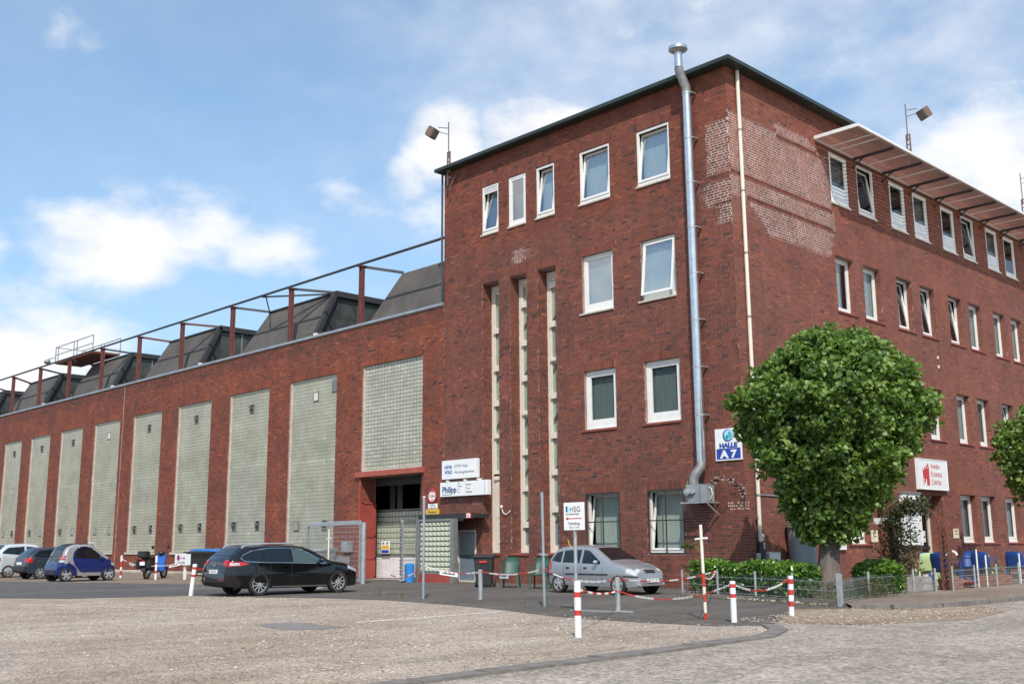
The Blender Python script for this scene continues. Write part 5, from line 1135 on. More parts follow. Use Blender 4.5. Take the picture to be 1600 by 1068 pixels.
# glass block screen beside the entrance
scn = thing('glass_block_screen', 'free standing glass block wind screen on a red base beside the service door', 'screen', (-12, -1, 0))
part('frame', 'flue_dull', scn, lambda m: (m.box(-13.05, -12.92, -1.12, -.92, 0, 2.17), m.box(-11.20, -11.02, -1.12, -.92, 0, 2.17), m.box(-12.92, -11.2, -1.08, -.94, 2.09, 2.17), m.box(-12.92, -11.2, -1.08, -.94, .30, .36)))
part('base', 'redoor', scn, lambda m: m.box(-12.92, -11.2, -1.10, -.90, 0, .30)); part('side_glass', 'car_glass_green', scn, lambda m: m.box(-13.02, -12.97, -.92, -.02, .1, 2.1))
part('joints', 'gjoint', scn, lambda m: m.box(-12.92, -11.2, -1.0, -.98, .36, 2.09))
nu, nv = 8, 10; du = 1.72 / nu; dv = 1.73 / nv; gb = None
for i in range(nu):
    for j in range(nv):
        x = -12.92 + i * du; z = .36 + j * dv
        if gb is None:
            mb = MB(); mb.add([(.035, -.04, .02), (du - .02, -.04, .02), (du - .02, -.04, dv - .02), (.035, -.04, dv - .02), (.06, -.075, .045), (du - .05, -.075, .045), (du - .05, -.075, dv - .045), (.06, -.075, dv - .045), (.035, .0, .02), (du - .02, 0, .02), (du - .02, 0, dv - .02), (.035, 0, dv - .02)], [(4, 5, 6, 7), (0, 1, 5, 4), (1, 2, 6, 5), (2, 3, 7, 6), (3, 0, 4, 7), (0, 8, 9, 1), (1, 9, 10, 2), (2, 10, 11, 3), (3, 11, 8, 0)], t=.6)
            gb = mb.build('glass_block', 'gblock_b', None, local=True, tone=True); me_ = gb.data; bpy.data.objects.remove(gb)
        o = bpy.data.objects.new('glass_block', me_); o.location = Vector((x, -.98, z)) - wl(scn); put(o, scn)
t = board('hall_number_sign', 'blue and white sign reading HALLE A7 high on the tower corner', 'F', -.90, -.02, 3.56, 4.46, .05, th=.04)
part('blue_field', 'blue_ink', t, lambda m: m.box(-.86, -.06, -.054, -.05, 3.60, 3.90)); tx(t, 'F', 'HALLE', -.46, 3.925, .053, .175, 'blue_ink', align='CENTER', bold=.012, sx=1.18); tx(t, 'F', 'A 7', -.46, 3.64, .056, .29, 'sign_white', align='CENTER', bold=.014, sx=1.25)
part('emblem', 'blue_ink', t, lambda m: m.disc((-.46, -.052, 4.26), (0, 1, 0), .175, .006, 28)); part('emblem_field', 'sky_ink', t, lambda m: m.disc((-.44, -.056, 4.27), (0, 1, 0), .145, .006, 28)); part('emblem_hill', 'teal_ink', t, lambda m: m.prism([(-.46, -.06, 4.30), (-.33, -.06, 4.30), (-.35, -.06, 4.34), (-.40, -.06, 4.37)], (0, -.002, 0)))
tx(t, 'F', 'HIT', -.46, 4.165, .064, .15, 'teal_ink', align='CENTER', bold=.008, sx=1.15)
t = board('business_center_sign', 'white sign with a red flame emblem above the side entrance', 'R', 10.45, 12.74, 3.07, 4.10, .12, th=.10, rim='sign_white')
for i, s in enumerate(('ANNEN', 'BUSINESS', 'CENTER')): tx(t, 'R', s[0], 11.42, 3.80 - .28 * i, .123, .27, 'red_ink', sx=.8); tx(t, 'R', s[1:], 11.42 + .17, 3.80 - .28 * i, .123, .20, 'grey_ink' if 0 else 'red_ink', sx=.98)
part('flame_emblem', 'red_ink', t, lambda m: (m.prism([FP('R', u, .121, z) for u, z in ((10.78, 3.78), (10.86, 3.70), (10.93, 3.86), (11.0, 3.74), (11.08, 3.93), (11.14, 3.78), (11.28, 3.84), (11.28, 3.2), (11.06, 3.2), (11.06, 3.42), (10.98, 3.42), (10.98, 3.3), (10.88, 3.3), (10.88, 3.44), (10.80, 3.44))], (.004, 0, 0)),
     m.prism([FP('R', u, .121, z) for u, z in ((11.12, 3.84), (11.2, 3.98), (11.28, 3.84))], (.004, 0, 0)), m.prism([FP('R', u, .121, z) for u, z in ((10.80, 3.2), (10.84, 3.2), (10.84, 3.42), (10.80, 3.42))], (.004, 0, 0))))
t = board('tenant_board', 'tall white directory board left of the side entrance', 'R', 9.06, 10.38, 1.15, 2.86, .14, th=.12)
part('top_edge', 'flue_dull', t, lambda m: fbox(m, 'R', 9.0, 10.42, 0, .18, 2.87, 2.93)); part('flame_emblem', 'red_ink', t, lambda m: m.prism([FP('R', u, .142, z) for u, z in ((9.42, 2.5), (9.46, 2.64), (9.5, 2.56), (9.56, 2.72), (9.58, 2.5), (9.56, 2.42), (9.46, 2.42))], (.003, 0, 0)))
for i, s in enumerate(('ANNEN', 'BUSINESS', 'CENTER')): tx(t, 'R', s, 9.68, 2.62 - .09 * i, .143, .08, 'red_ink')
for j in range(5): part('tenant_plate', 'grey_ink', t, lambda m: (frame_bars(m, 'R', 9.3, 10.2, 2.12 - .24 * j, 2.32 - .24 * j, .14, .143, .008), fbox(m, 'R', 9.36, 9.5, .14, .143, 2.16 - .24 * j, 2.28 - .24 * j), fbox(m, 'R', 9.6, 10.05, .14, .143, 2.20 - .24 * j, 2.23 - .24 * j)))
for a, b, c, d, lb in ((6.99, 7.40, 1.27, 1.64, 'small cream notice between the corner window and the side recess'), (13.09, 13.52, 1.38, 1.72, 'small cream notice on the wall right of the side entrance')):
    t = board('cream_notice', lb, 'R', a, b, c, d, .03, 'cream_sign'); tx(t, 'R', 'BÜRO', (a + b) / 2, d - .11, .033, .09, 'grey_ink', align='CENTER'); tx(t, 'R', 'Eingang', (a + b) / 2, d - .2, .033, .07, 'grey_ink', align='CENTER')
t = board('hazard_sign', 'white, yellow and blue warning board on the jamb inside the hall gate', 'F', -17.75, -17.2, .95, 1.45, -.92, 'sign_white', .02)
part('yellow_field', 'yellow', t, lambda m: m.box(-17.71, -17.24, .914, .92, 1.14, 1.27)); part('blue_field', 'blue_ink', t, lambda m: m.box(-17.71, -17.24, .914, .92, .98, 1.10))
for i in range(2): part('round_symbol', 'grey_ink', t, lambda m: m.disc((-17.6 + .25 * i, .915, 1.36), (0, 1, 0), .05, .01, 14))
t = board('meter_label', 'upper of two small white labels on the wall by the corner', 'R', .66, .80, 1.34, 1.52, .02); tx(t, 'R', 'H', .73, 1.38, .022, .1, 'red_ink', align='CENTER')
t = board('meter_label', 'lower of two small white labels on the wall by the corner', 'R', .66, .82, 1.11, 1.29, .02); tx(t, 'R', 'G', .74, 1.15, .022, .1, 'blue_ink', align='CENTER')
ub = thing('utility_cabinet', 'grey utility cabinet on the side wall behind the hedge', 'cabinet', (.15, .9, .3)); part('casing', 'steel', ub, lambda m: m.box(.01, .26, .60, 1.22, .35, 1.03), bevel=.01); part('door', 'white_paint', ub, lambda m: m.box(.262, .272, .64, 1.18, .39, .99))
one('post_stub', 'short grey post by the downpipe foot behind the hedge', 'post', 'steel', lambda m: m.box(.12, .2, .2, .3, 0, 1.0))
tk = thing('water_tank', 'tall grey cylindrical tank against the side wall behind the tree', 'tank', (.45, 2.05, 0)); part('vessel', 'grey_paint', tk, lambda m: (m.cyl((.45, 2.05, .05), (.45, 2.05, 1.85), .38, n=28), m.cyl((.45, 2.05, 1.85), (.45, 2.05, 2.08), .38, .18, n=28)), smooth=True); part('band', 'steel', tk, lambda m: m.cyl((.45, 2.05, 1.70), (.45, 2.05, 1.76), .43, n=28)); part('valve', 'flue_dull', tk, lambda m: (m.cyl((.45, 2.05, 2.08), (.45, 2.05, 2.25), .05, n=10), m.bar((.35, 2.05, 2.2), (.57, 2.05, 2.2), .03, .03)))
one('wall_conduit', 'thin pale blue conduit crossing the side wall from the downpipe', 'conduit', 'zinc', lambda m: m.tube([(.03, .55, 2.60), (.03, 2.6, 2.58)], .018, 6))
wb = thing('wall_notice_board', 'narrow white board with a red hood on the side wall behind the trunk', 'notice board', (.1, 5.0, 1)); part('panel', 'sign_white', wb, lambda m: m.box(.02, .10, 4.86, 5.22, 1.05, 1.72)); part('hood', 'red_paint', wb, lambda m: m.prism([(.02, 4.80, 1.76), (.02, 5.4, 1.72), (.02, 5.4, 1.84), (.02, 5.1, 2.02), (.02, 4.84, 1.98)], (.24, 0, 0))); part('lamp', 'upvc', wb, lambda m: m.sphere((.16, 4.95, 2.08), .08))
wlp = thing('wall_cable_lamp', 'small white lamp with a hanging cable between the stairwell slits', 'lamp', (-9.55, -.05, 2.5)); part('bulb', 'upvc', wlp, lambda m: m.sphere((-9.72, -.08, 2.54), .055)); part('cable', 'upvc', wlp, lambda m: m.tube([(-9.72, -.06, 2.48), (-9.66, -.07, 2.34), (-9.5, -.07, 2.28), (-9.36, -.06, 2.36), (-9.34, -.04, 2.42)], .016, 6))
for u, z in ((12.95, 7.9), (12.95, 7.55)): one('wall_fixing', 'tiny white fixing on the side wall between the window rows, %s one' % ('upper' if z > 7.7 else 'lower'), 'fixing', 'upvc', lambda m: m.box(.01, .06, u, u + .05, z, z + .1))

# ================================================================ posts, bollards, barriers
def bollard(label, x, y, h, r, bands, lean=(0, 0), zb=0.):
    b = thing('bollard', label, 'bollard', (x, y, zb), 0, 'red and white barrier posts'); b.rotation_euler = (R(lean[0]), R(lean[1]), 0)
    cur = 0; segs = []
    for z0, z1 in bands: segs += [(cur, z0, 0), (z0, z1, 1)]; cur = z1
    segs.append((cur, h, 0))
    for z0, z1, m in segs:
        if z1 - z0 > .005: mb = MB(); mb.cyl((0, 0, z0 + .001), (0, 0, z1 - .001), r + (.0015 if m else 0), n=16); mb.build('red_band' if m else 'white_tube', 'red_paint' if m else 'white_paint', b, local=True, smooth=True)
    mb = MB(); mb.cyl((0, 0, h), (0, 0, h + .012), r, r * .7, n=16); mb.build('cap', 'sign_white', b, local=True)
    return b
bollard('white bollard with two red bands standing alone nearest the camera', 6.32, -13.86, .76, .050, [(.30, .37), (.55, .62)])
bollard('white bollard with two red bands near its top, standing before the hedge', 6.38, -10.13, .655, .050, [(.40, .46), (.56, .62)])
bollard('bollard with three red bands in front of the hedge and tree', 6.27, -8.19, .69, .048, [(.17, .26), (.37, .46), (.56, .645)], (0, 1.5))
bollard('leaning white bollard with two red bands behind the black estate car', -10.12, -11.18, .82, .062, [(.50, .56), (.70, .76)], (-2, 7))
bollard('slim barrier post just right of the microcar', -28.0, -5.1, .92, .045, [(.1, .3), (.45, .68)])
bollard('slim barrier post in front of the scooter', -24.2, -5.37, .92, .045, [(.25, .35), (.60, .66)])
def pole(name, label, x, y, h, r, mat='steel', cat='pole', lean=(0, 0)):
    p = thing(name, label, cat, (x, y, 0)); p.rotation_euler = (R(lean[0]), R(lean[1]), 0)
    part('tube', mat, p, lambda m: m.cyl((0, 0, -.05), (0, 0, h), r, n=12), smooth=True, local=True); return p
p = pole('pipe_pole', 'tall galvanised pole in front of the glass block screen', -3.76, -8.39, 2.44, .033, 'zinc'); part('cap', 'upvc', p, lambda m: m.cyl((0, 0, 2.44), (0, 0, 2.47), .036, n=12), local=True)
p = pole('pipe_pole', 'tall galvanised pole left of the silver compact car', .95, -9.01, 2.37, .030, 'zinc', lean=(0, -.8)); part('clamp', 'steel', p, lambda m: (m.cyl((0, 0, 1.04), (0, 0, 1.1), .045, n=10), m.bar((-.12, 0, 1.08), (.12, 0, 1.06), .03, .03)), local=True)
p = pole('short_pole', 'short thick grey post before the wheelie bin', -2.42, -7.73, .70, .055); p = pole('short_pole', 'short thick grey post in front of the silver compact car', 3.2, -9.31, .66, .052)
part('foot_bar', 'steel', p, lambda m: (m.bar((-1.0, -.25, .02), (.05, -.1, .02), .05, .03), m.bar((0, -.1, .03), (.35, .06, .02), .05, .03)), local=True)
def slim(label, x, y, h, bands, cross, lean=(0, 0)):
    p = thing('slim_barrier_pole', label, 'pole', (x, y, 0)); p.rotation_euler = (R(lean[0]), R(lean[1]), 0); cur = 0
    for z0, z1, m in bands: mb = MB(); mb.cyl((0, 0, z0), (0, 0, z1), .028, n=10); mb.build('red_band' if m else 'white_tube', 'red_paint' if m else 'cream', p, local=True, smooth=True)
    mb = MB(); mb.bar((-.12, 0, cross), (.12, 0, cross + .01), .045, .03); mb.build('crossbar', 'sign_white', p, local=True); return p
slim('thin red and white pole with a crossbar before the hedge', 5.68, -9.94, 1.61, [(0, .12, 1), (.12, .3, 0), (.3, .42, 1), (.42, .55, 0), (.55, .78, 1), (.78, 1.60, 0)], 1.36, (0, -1.2))
slim('thin white pole with a red cross clip behind the black estate car', -14.09, -4.09, 1.84, [(0, .2, 1), (.2, .65, 0), (.65, .8, 1), (.8, 1.84, 0)], 1.52)
# arrow sign
t = thing('direction_sign', 'white company sign with a red arrow on a grey post before the silver car', 'sign', (2.60, -9.84, 0))
part('post', 'steel', t, lambda m: m.cyl((2.61, -9.84, 0), (2.61, -9.84, 1.95), .036, n=12), smooth=True); part('panel', 'sign_white', t, lambda m: m.box(2.36, 2.90, -9.89, -9.875, 1.55, 2.08), bevel=.004)
tx(t, 'F', 'HSG', 2.52, 1.90, 9.893, .15, 'grey_ink', sx=1.0); part('logo', 'navy_ink', t, lambda m: m.box(2.42, 2.46, -9.894, -9.89, 1.90, 2.01)); part('logo', 'sky_ink', t, lambda m: m.box(2.465, 2.505, -9.894, -9.89, 1.90, 2.01))
tx(t, 'F', 'Horst Spezial GmbH', 2.41, 1.845, 9.893, .042, 'grey_ink'); tx(t, 'F', 'Verladung', 2.63, 1.655, 9.893, .075, 'grey_ink', align='CENTER'); tx(t, 'F', 'Tor  1 > 8', 2.63, 1.585, 9.893, .06, 'grey_ink', align='CENTER')
part('arrow', 'red_ink', t, lambda m: (m.box(2.47, 2.83, -9.894, -9.89, 1.765, 1.78), m.prism([(2.41, -9.89, 1.772), (2.48, -9.89, 1.805), (2.48, -9.89, 1.74)], (0, -.004, 0)))); part('cable_tie', 'yellow', t, lambda m: m.tube([(2.60, -9.9, 1.2), (2.55, -9.93, 1.25), (2.50, -9.93, 1.36)], .008, 5))
t = thing('parking_sign', 'low white sign with a plum round emblem between scooter and waste container', 'sign', (-23.17, -4.69, 0))
part('post', 'white_paint', t, lambda m: m.box(-23.21, -23.11, -4.70, -4.62, 0, .6)); part('panel', 'sign_white', t, lambda m: m.box(-23.86, -22.60, -4.76, -4.73, .57, 1.0)); part('emblem', 'purple_ink', t, lambda m: m.disc((-23.55, -4.765, .85), (0, 1, 0), .11, .01, 20)); tx(t, 'F', 'of  villa', -23.38, .80, 4.765, .13, 'purple_ink'); tx(t, 'F', 'nur für Kunden', -23.62, .64, 4.765, .10, 'grey_ink')
# plastic barrier chains
def chain(label, a, b, sag, tag_t=None, phase=0):
    a = Vector(a); b = Vector(b); c = thing('barrier_chain', label, 'chain', (a + b) / 2 - Vector((0, 0, sag)), 0, 'red and white plastic chains'); L = (b - a).length; seg = .55; n = max(2, int(L / .055)); mbs = [MB(), MB()]
    P = lambda t: a.lerp(b, t) - Vector((0, 0, 4 * sag * t * (1 - t)))
    for i in range(n):
        p, q = P(i / n), P((i + 1.25) / n if i < n - 1 else 1); m = int((i / n * L) / seg + phase) % 2
        d = (q - p).normalized(); w = Vector((0, 0, 1)) if i % 2 else d.cross(Vector((0, 0, 1))).normalized(); w = (w - d * w.dot(d)).normalized(); e = .014
        mbs[m].tube([p, p + d * .012 + w * e, q - d * .012 + w * e, q, q - d * .012 - w * e, p + d * .012 - w * e, p], .0052, 4, caps=False)
    for k, nm in enumerate(('red_links', 'white_links')):
        if mbs[k].v: mbs[k].build(nm, ('red_paint', 'white_paint')[k], c)
    if tag_t:
        p = P(tag_t); d = (P(tag_t + .03) - P(tag_t - .03)).normalized(); mb = MB(); mb.bar(p - d * .24 - Vector((0, 0, .03)), p + d * .24 - Vector((0, 0, .03)), .01, .10); c2 = mb.build('tag', 'sign_white', c)
        mb = MB(); mb.bar(p - d * .17 - Vector((0, .0075, .03)), p + d * .17 - Vector((0, .0075, .03)), .002, .03); mb.build('tag_print', 'grey_ink', c)
    return c
chain('chain between the gate area and the tall pole by the glass block screen', (-7.1, -7.0, .58), (-3.76, -8.39, .80), .22, .45, 1)
chain('chain from the tall pole to the short post by the bin', (-3.76, -8.39, .80), (-2.42, -7.73, .64), .1, .45, 1)
chain('chain from the short post to the pole left of the silver car', (-2.42, -7.73, .66), (.95, -9.01, .78), .10, .4, 0)
chain('chain from the left tall pole to the arrow sign post', (.95, -9.01, .78), (2.61, -9.84, .60), .04, None, 0)
chain('chain from the arrow sign post to the short thick post', (2.61, -9.84, .60), (3.2, -9.31, .62), .04, None, 1)
chain('chain across the front of the silver car to the hedge fence', (3.2, -9.31, .62), (1.5, -3.7, .62), .12, None, 0)
chain('chain from the hedge fence to the thin red and white pole', (1.5, -3.7, .62), (5.68, -9.94, .72), .10, None, 1)
chain('low chain from the nearest bollard to the short thick post', (6.32, -13.86, .66), (3.2, -9.31, .40), .06, None, 1)
chain('low sagging chain from the short thick post to the bollard by the hedge', (3.2, -9.31, .40), (6.38, -10.13, .62), .20, None, 0)
chain('short chain between the two bollards in front of the hedge', (6.38, -10.13, .62), (6.27, -8.19, .66), .16, None, 1)
chain('chain from the microcar barrier post towards the scooter', (-28.0, -5.1, .80), (-24.2, -5.37, .55), .14, .3, 1)
chain('chain from the scooter post to the plum emblem sign', (-24.2, -5.37, .55), (-23.0, -4.69, .75), .08, .6, 1)
chain('chain from the leaning bollard to behind the black car', (-10.12, -11.18, .68), (-9.6, -9.9, .62), .03, None, 0)
# wire mesh gate leaves with saw edge
def mesh_leaf(label, a, b, h, edge):
    a = Vector(a); b = Vector(b); d = (b - a).normalized(); L = (b - a).length; g = thing('wire_gate_leaf', label, 'gate', a, 0, 'galvanised wire gate leaves'); q = .035; Z = Vector((0, 0, 1))
    part('frame', 'steel', g, lambda m: (m.bar(a + Z * .06, a + Z * h, .07, .07), m.bar(b + Z * .06, b + Z * h, .07, .07), m.bar(a + Z * h, b + Z * h, .07, .07), m.bar(a + Z * .1, b + Z * .1, .07, .07)))
    nz_ = int(h / .165)
    for i in range(1, nz_): part('wire', 'steel', g, lambda m: m.bar(a + Z * (.1 + i * .165), b + Z * (.1 + i * .165), .014, .014))
    nv = int(L / .1); mb = MB()
    for i in range(1, nv): p = a + d * (i * L / nv); mb.bar(p + Z * .12, p + Z * (h - .03), .005, .005)
    mb.build('upright_wires', 'steel', g)
    mb = MB(); n = int((L if edge == 'top' else h) / .12)
    for i in range(n):
        if edge == 'top': p = a + d * (i + .5) * L / n + Z * (h + .03); mb.prism([p - d * .05, p + d * .05, p + d * .02 + Z * .10], d.cross(Z) * .03)
        else: p = b + Z * (.12 + (i + .5) * (h - .15) / n) + d * .04; mb.prism([p - Z * .05, p + Z * .05, p + Z * .02 + d * .13], d.cross(Z) * .04)
    mb.build('saw_edge', 'zinc', g); return g
mesh_leaf('open wire gate leaf standing before the hall wall left of the red gate', (-13.55, -3.15, 0), (-17.6, -2.62, 0), 2.02, 'top')
mesh_leaf('open wire gate leaf seen nearly edge on beside the glass block screen', (-13.85, -.35, 0), (-12.9, -1.85, 0), 2.12, 'side')
pole('gate_post', 'thick galvanised gate post left of the red hall gate', -13.30, -3.2, 2.06, .085)
# ---------------------------------------------------------------- bins and small things
bn = thing('wheelie_bin', 'black wheelie bin between service door and green chairs', 'bin', (-7.75, -2.7, 0), R(40))
def wheelie(bn, mat='black_plastic', w=.58, h=1.0):
    mb = MB(); q = w / 2; mb.add([(-q * .8, -q * .8, .06), (q * .8, -q * .8, .06), (q * .8, q * .8, .06), (-q * .8, q * .8, .06), (-q, -q, h * .9), (q, -q, h * .9), (q, q * 1.1, h * .9), (-q, q * 1.1, h * .9)], MB.BF); mb.build('tub', mat, bn, local=True, bevel=.02)
    mb = MB(); mb.prism([(-q - .03, -q - .05, h * .9), (-q - .03, -q * .2, h * .97), (-q - .03, q * 1.2, h), (-q - .03, q * 1.2, h * .9)], (w + .06, 0, 0)); mb.build('lid', mat, bn, local=True, bevel=.01)
    for s in (-1, 1): mb = MB(); mb.cyl((s * (q - .04), q * .9, .1), (s * (q + .02), q * .9, .1), .1, n=14); mb.build('wheel', 'tyre', bn, local=True)
    mb = MB(); mb.tube([(-q, q * 1.2, h * .93), (-q, q * 1.45, h * .93), (q, q * 1.45, h * .93), (q, q * 1.2, h * .93)], .018, 6); mb.build('handle', mat, bn, local=True)
wheelie(bn); part('label', 'red_paint', bn, lambda m: m.box(-.12, .12, -.315, -.30, .74, .80), local=True)
bn = thing('wheelie_bin', 'slate grey wheelie bin before the hall window left of the wire gate', 'bin', (-18.9, -1.1, 0), R(10)); wheelie(bn, 'grey_paint', .75, 1.2)
bn = thing('wheelie_bin', 'pale grey wheelie bin partly hidden behind the black estate car', 'bin', (-20.0, -1.2, 0), R(5)); wheelie(bn, 'steel', .8, 1.12)
one('meter_box', 'pale grey meter box on the hall pier behind the wire gate', 'box', 'steel', lambda m: m.box(-18.75, -18.35, -.30, -.02, 1.02, 1.46), bevel=.01)
one('storage_box', 'small grey box standing below the meter box on the hall wall', 'box', 'grey_paint', lambda m: m.box(-18.95, -18.4, -.6, -.1, .4, .85), bevel=.02)
ct = thing('waste_container', 'large black waste container with a blue lid by the hall wall', 'container', (-27.9, -1.4, 0))
part('tub', 'black_plastic', ct, lambda m: m.add([(-28.1, -1.8, .13), (-26.1, -1.8, .13), (-26.1, -.9, .13), (-28.1, -.9, .13), (-28.3, -2.0, 1.02), (-25.9, -2.0, 1.02), (-25.9, -.8, 1.02), (-28.3, -.8, 1.02)], MB.BF), bevel=.03); part('rim', 'black_plastic', ct, lambda m: m.box(-28.4, -25.8, -2.08, -.75, 1.0, 1.06))
part('lid', 'blue_plastic', ct, lambda m: m.prism([(-28.1, -2.0, 1.065), (-27.8, -2.0, 1.15), (-27.0, -2.0, 1.19), (-26.3, -2.0, 1.14), (-25.8, -2.0, 1.065)], (0, 1.2, 0)), bevel=.02); part('red_strip', 'red_paint', ct, lambda m: m.box(-28.0, -26.2, -1.87, -1.85, .3, .34))
for x in (-27.9, -26.3):
    for y in (-1.7, -1.0): part('wheel', 'tyre', ct, lambda m: m.cyl((x, y - .03, .1), (x, y + .03, .1), .1, n=14))
bt = thing('black_container', 'black lidded container behind the roof of the estate car', 'container', (-21.9, -1.2, 0)); part('tub', 'black_plastic', bt, lambda m: m.box(-22.9, -21.0, -1.7, -.7, .15, 1.1), bevel=.03); part('lid', 'black_plastic', bt, lambda m: m.prism([(-23.0, -1.8, 1.11), (-23.0, -1.8, 1.2), (-21.6, -1.8, 1.32), (-20.9, -1.8, 1.2), (-20.9, -1.8, 1.11)], (0, 1.2, 0)), bevel=.02)
one('blue_barrel', 'blue plastic barrel between wire gate leaf and glass block screen', 'barrel', 'blue_plastic', lambda m: (m.cyl((-13.1, -1.35, 0), (-13.1, -1.35, .6), .17, .18, n=18), m.cyl((-13.1, -1.35, .6), (-13.1, -1.35, .66), .18, .1, n=18)), smooth=True)
def armchair(name, label, mat, loc, rz, group=None, wide=1.):
    c = thing(name, label, 'chair', loc, rz, group); w = .25 * wide
    part('seat', mat, c, lambda m: m.box(-w, w, -.24, .22, .39, .43), local=True, bevel=.012)
    mb = MB(); P = []; n = 8
    for j in range(7):
        z = .43 + j * .075
        for i in range(n + 1): a = math.pi * i / n; P.append((-math.cos(a) * w * (1 - .12 * (j / 6) ** 3), .20 + .06 * math.sin(a) + j * .022 - (.03 * (j == 6)), z + (.03 * math.sin(a) if j == 6 else 0)))
    k = len(P); P2 = [(x, y + .022, z) for x, y, z in P]; fs = [(j * 9 + i, j * 9 + i + 1, (j + 1) * 9 + i + 1, (j + 1) * 9 + i) for j in range(6) for i in range(8)]
    fs += [tuple(q + k for q in reversed(f)) for f in fs] + [(i, i + 1, i + 1 + k, i + k) for i in list(range(8)) + list(range(54, 62))] + [(j * 9, (j + 1) * 9, (j + 1) * 9 + k, j * 9 + k) for j in range(6)] + [(j * 9 + 8, (j + 1) * 9 + 8, (j + 1) * 9 + 8 + k, j * 9 + 8 + k) for j in range(6)]
    mb.add(P + P2, fs); mb.build('backrest', mat, c, local=True, smooth=True)
    for s in (-1, 1):
        part('leg', mat, c, lambda m: m.bar((s * (w + .03), -.26, 0), (s * w, -.2, .40), .045, .045), local=True); part('leg', mat, c, lambda m: m.bar((s * (w + .02), .32, 0), (s * (w - .02), .2, .40), .045, .045), local=True)
        part('armrest', mat, c, lambda m: (m.bar((s * (w + .02), -.24, .66), (s * w, .24, .68), .05, .025), m.bar((s * (w + .02), -.23, .4), (s * (w + .02), -.24, .65), .035, .04)), local=True)
    return c
G1 = 'dark green garden chairs by the tower wall'
armchair('garden_chair', 'dark green plastic chair, nearer the wheelie bin', 'chair_green', (-6.75, -2.55, 0), R(38), G1, .95); armchair('garden_chair', 'dark green plastic chair, nearer the silver car', 'chair_green', (-5.45, -2.60, 0), R(30), G1, .95)
G2 = 'plastic chairs on the cafe terrace'
for lb, mt, x, y, rz in (('pale lime plastic chair just right of the vine arch', 'chair_lime', 3.05, 4.25, 215), ('blue plastic chair nearest the rusty arch post', 'chair_blue', 3.75, 3.85, 170), ('blue plastic chair turned to the table behind the fence', 'chair_blue', 2.6, 5.6, 60),
                         ('blue plastic chair with its back to the road in the middle of the terrace', 'chair_blue', 3.7, 6.5, 185), ('blue plastic chair against the wall below the first pair of terrace windows', 'chair_blue', 1.9, 7.6, 10), ('blue plastic chair at the right edge of the photo', 'chair_blue', 3.8, 8.7, 190), ('blue plastic chair by the wall behind the planters', 'chair_blue', 2.1, 9.5, 20)):
    armchair('terrace_chair', lb, mt, (x, y, .06), R(rz), G2, 1.05)
def table(label, x, y, mat):
    t = thing('cafe_table', label, 'table', (x, y, .06)); part('top', mat, t, lambda m: m.cyl((0, 0, .70), (0, 0, .73), .48, n=24), local=True); part('pedestal', 'black_steel', t, lambda m: m.cyl((0, 0, .02), (0, 0, .70), .03, n=10), local=True); part('foot', 'black_steel', t, lambda m: (m.bar((-.3, 0, .02), (.3, 0, .02), .05, .03), m.bar((0, -.3, .02), (0, .3, .02), .05, .03)), local=True); return t
table('round dark cafe table behind the wire fence on the left of the terrace', 3.0, 5.5, 'black_steel'); table('round dark cafe table between the blue chairs on the right', 3.0, 8.0, 'chair_blue')
one('cushion', 'orange yellow cushion lying on the right cafe table', 'cushion', 'yellow', lambda m: m.box(3.0, 3.4, 7.4, 7.75, .80, .88), bevel=.03)
one('beach_bag', 'pale pink bag hanging at a terrace chair', 'bag', 'cream', lambda m: m.tube([(2.6 + .16 * math.cos(a), 6.9, .86 + .12 * math.sin(a)) for a in np.linspace(0, 3.14, 9)], .04, 8), smooth=True)
one('red_bowl', 'flat red plastic bowl on the ground behind the terrace fence', 'bowl', 'red_paint', lambda m: (m.cyl((4.1, 4.0, .07), (4.1, 4.0, .2), .18, .42, n=24)), smooth=True)
def planter(label, x, y):
    t = thing('planter_box', label, 'planter', (x, y, .06)); part('box', 'terracotta', t, lambda m: m.add([(-.15, -.36, 0), (.15, -.36, 0), (.15, .36, 0), (-.15, .36, 0), (-.19, -.42, .26), (.19, -.42, .26), (.19, .42, .26), (-.19, .42, .26)], MB.BF), local=True, bevel=.012)
    leaves('plant', 'leaf_laurel', [(rnd.gauss(0, .09), rnd.uniform(-.3, .3), .28 + rnd.random() * .25) for _ in range(70)], .09, .03, t, local=True); return t
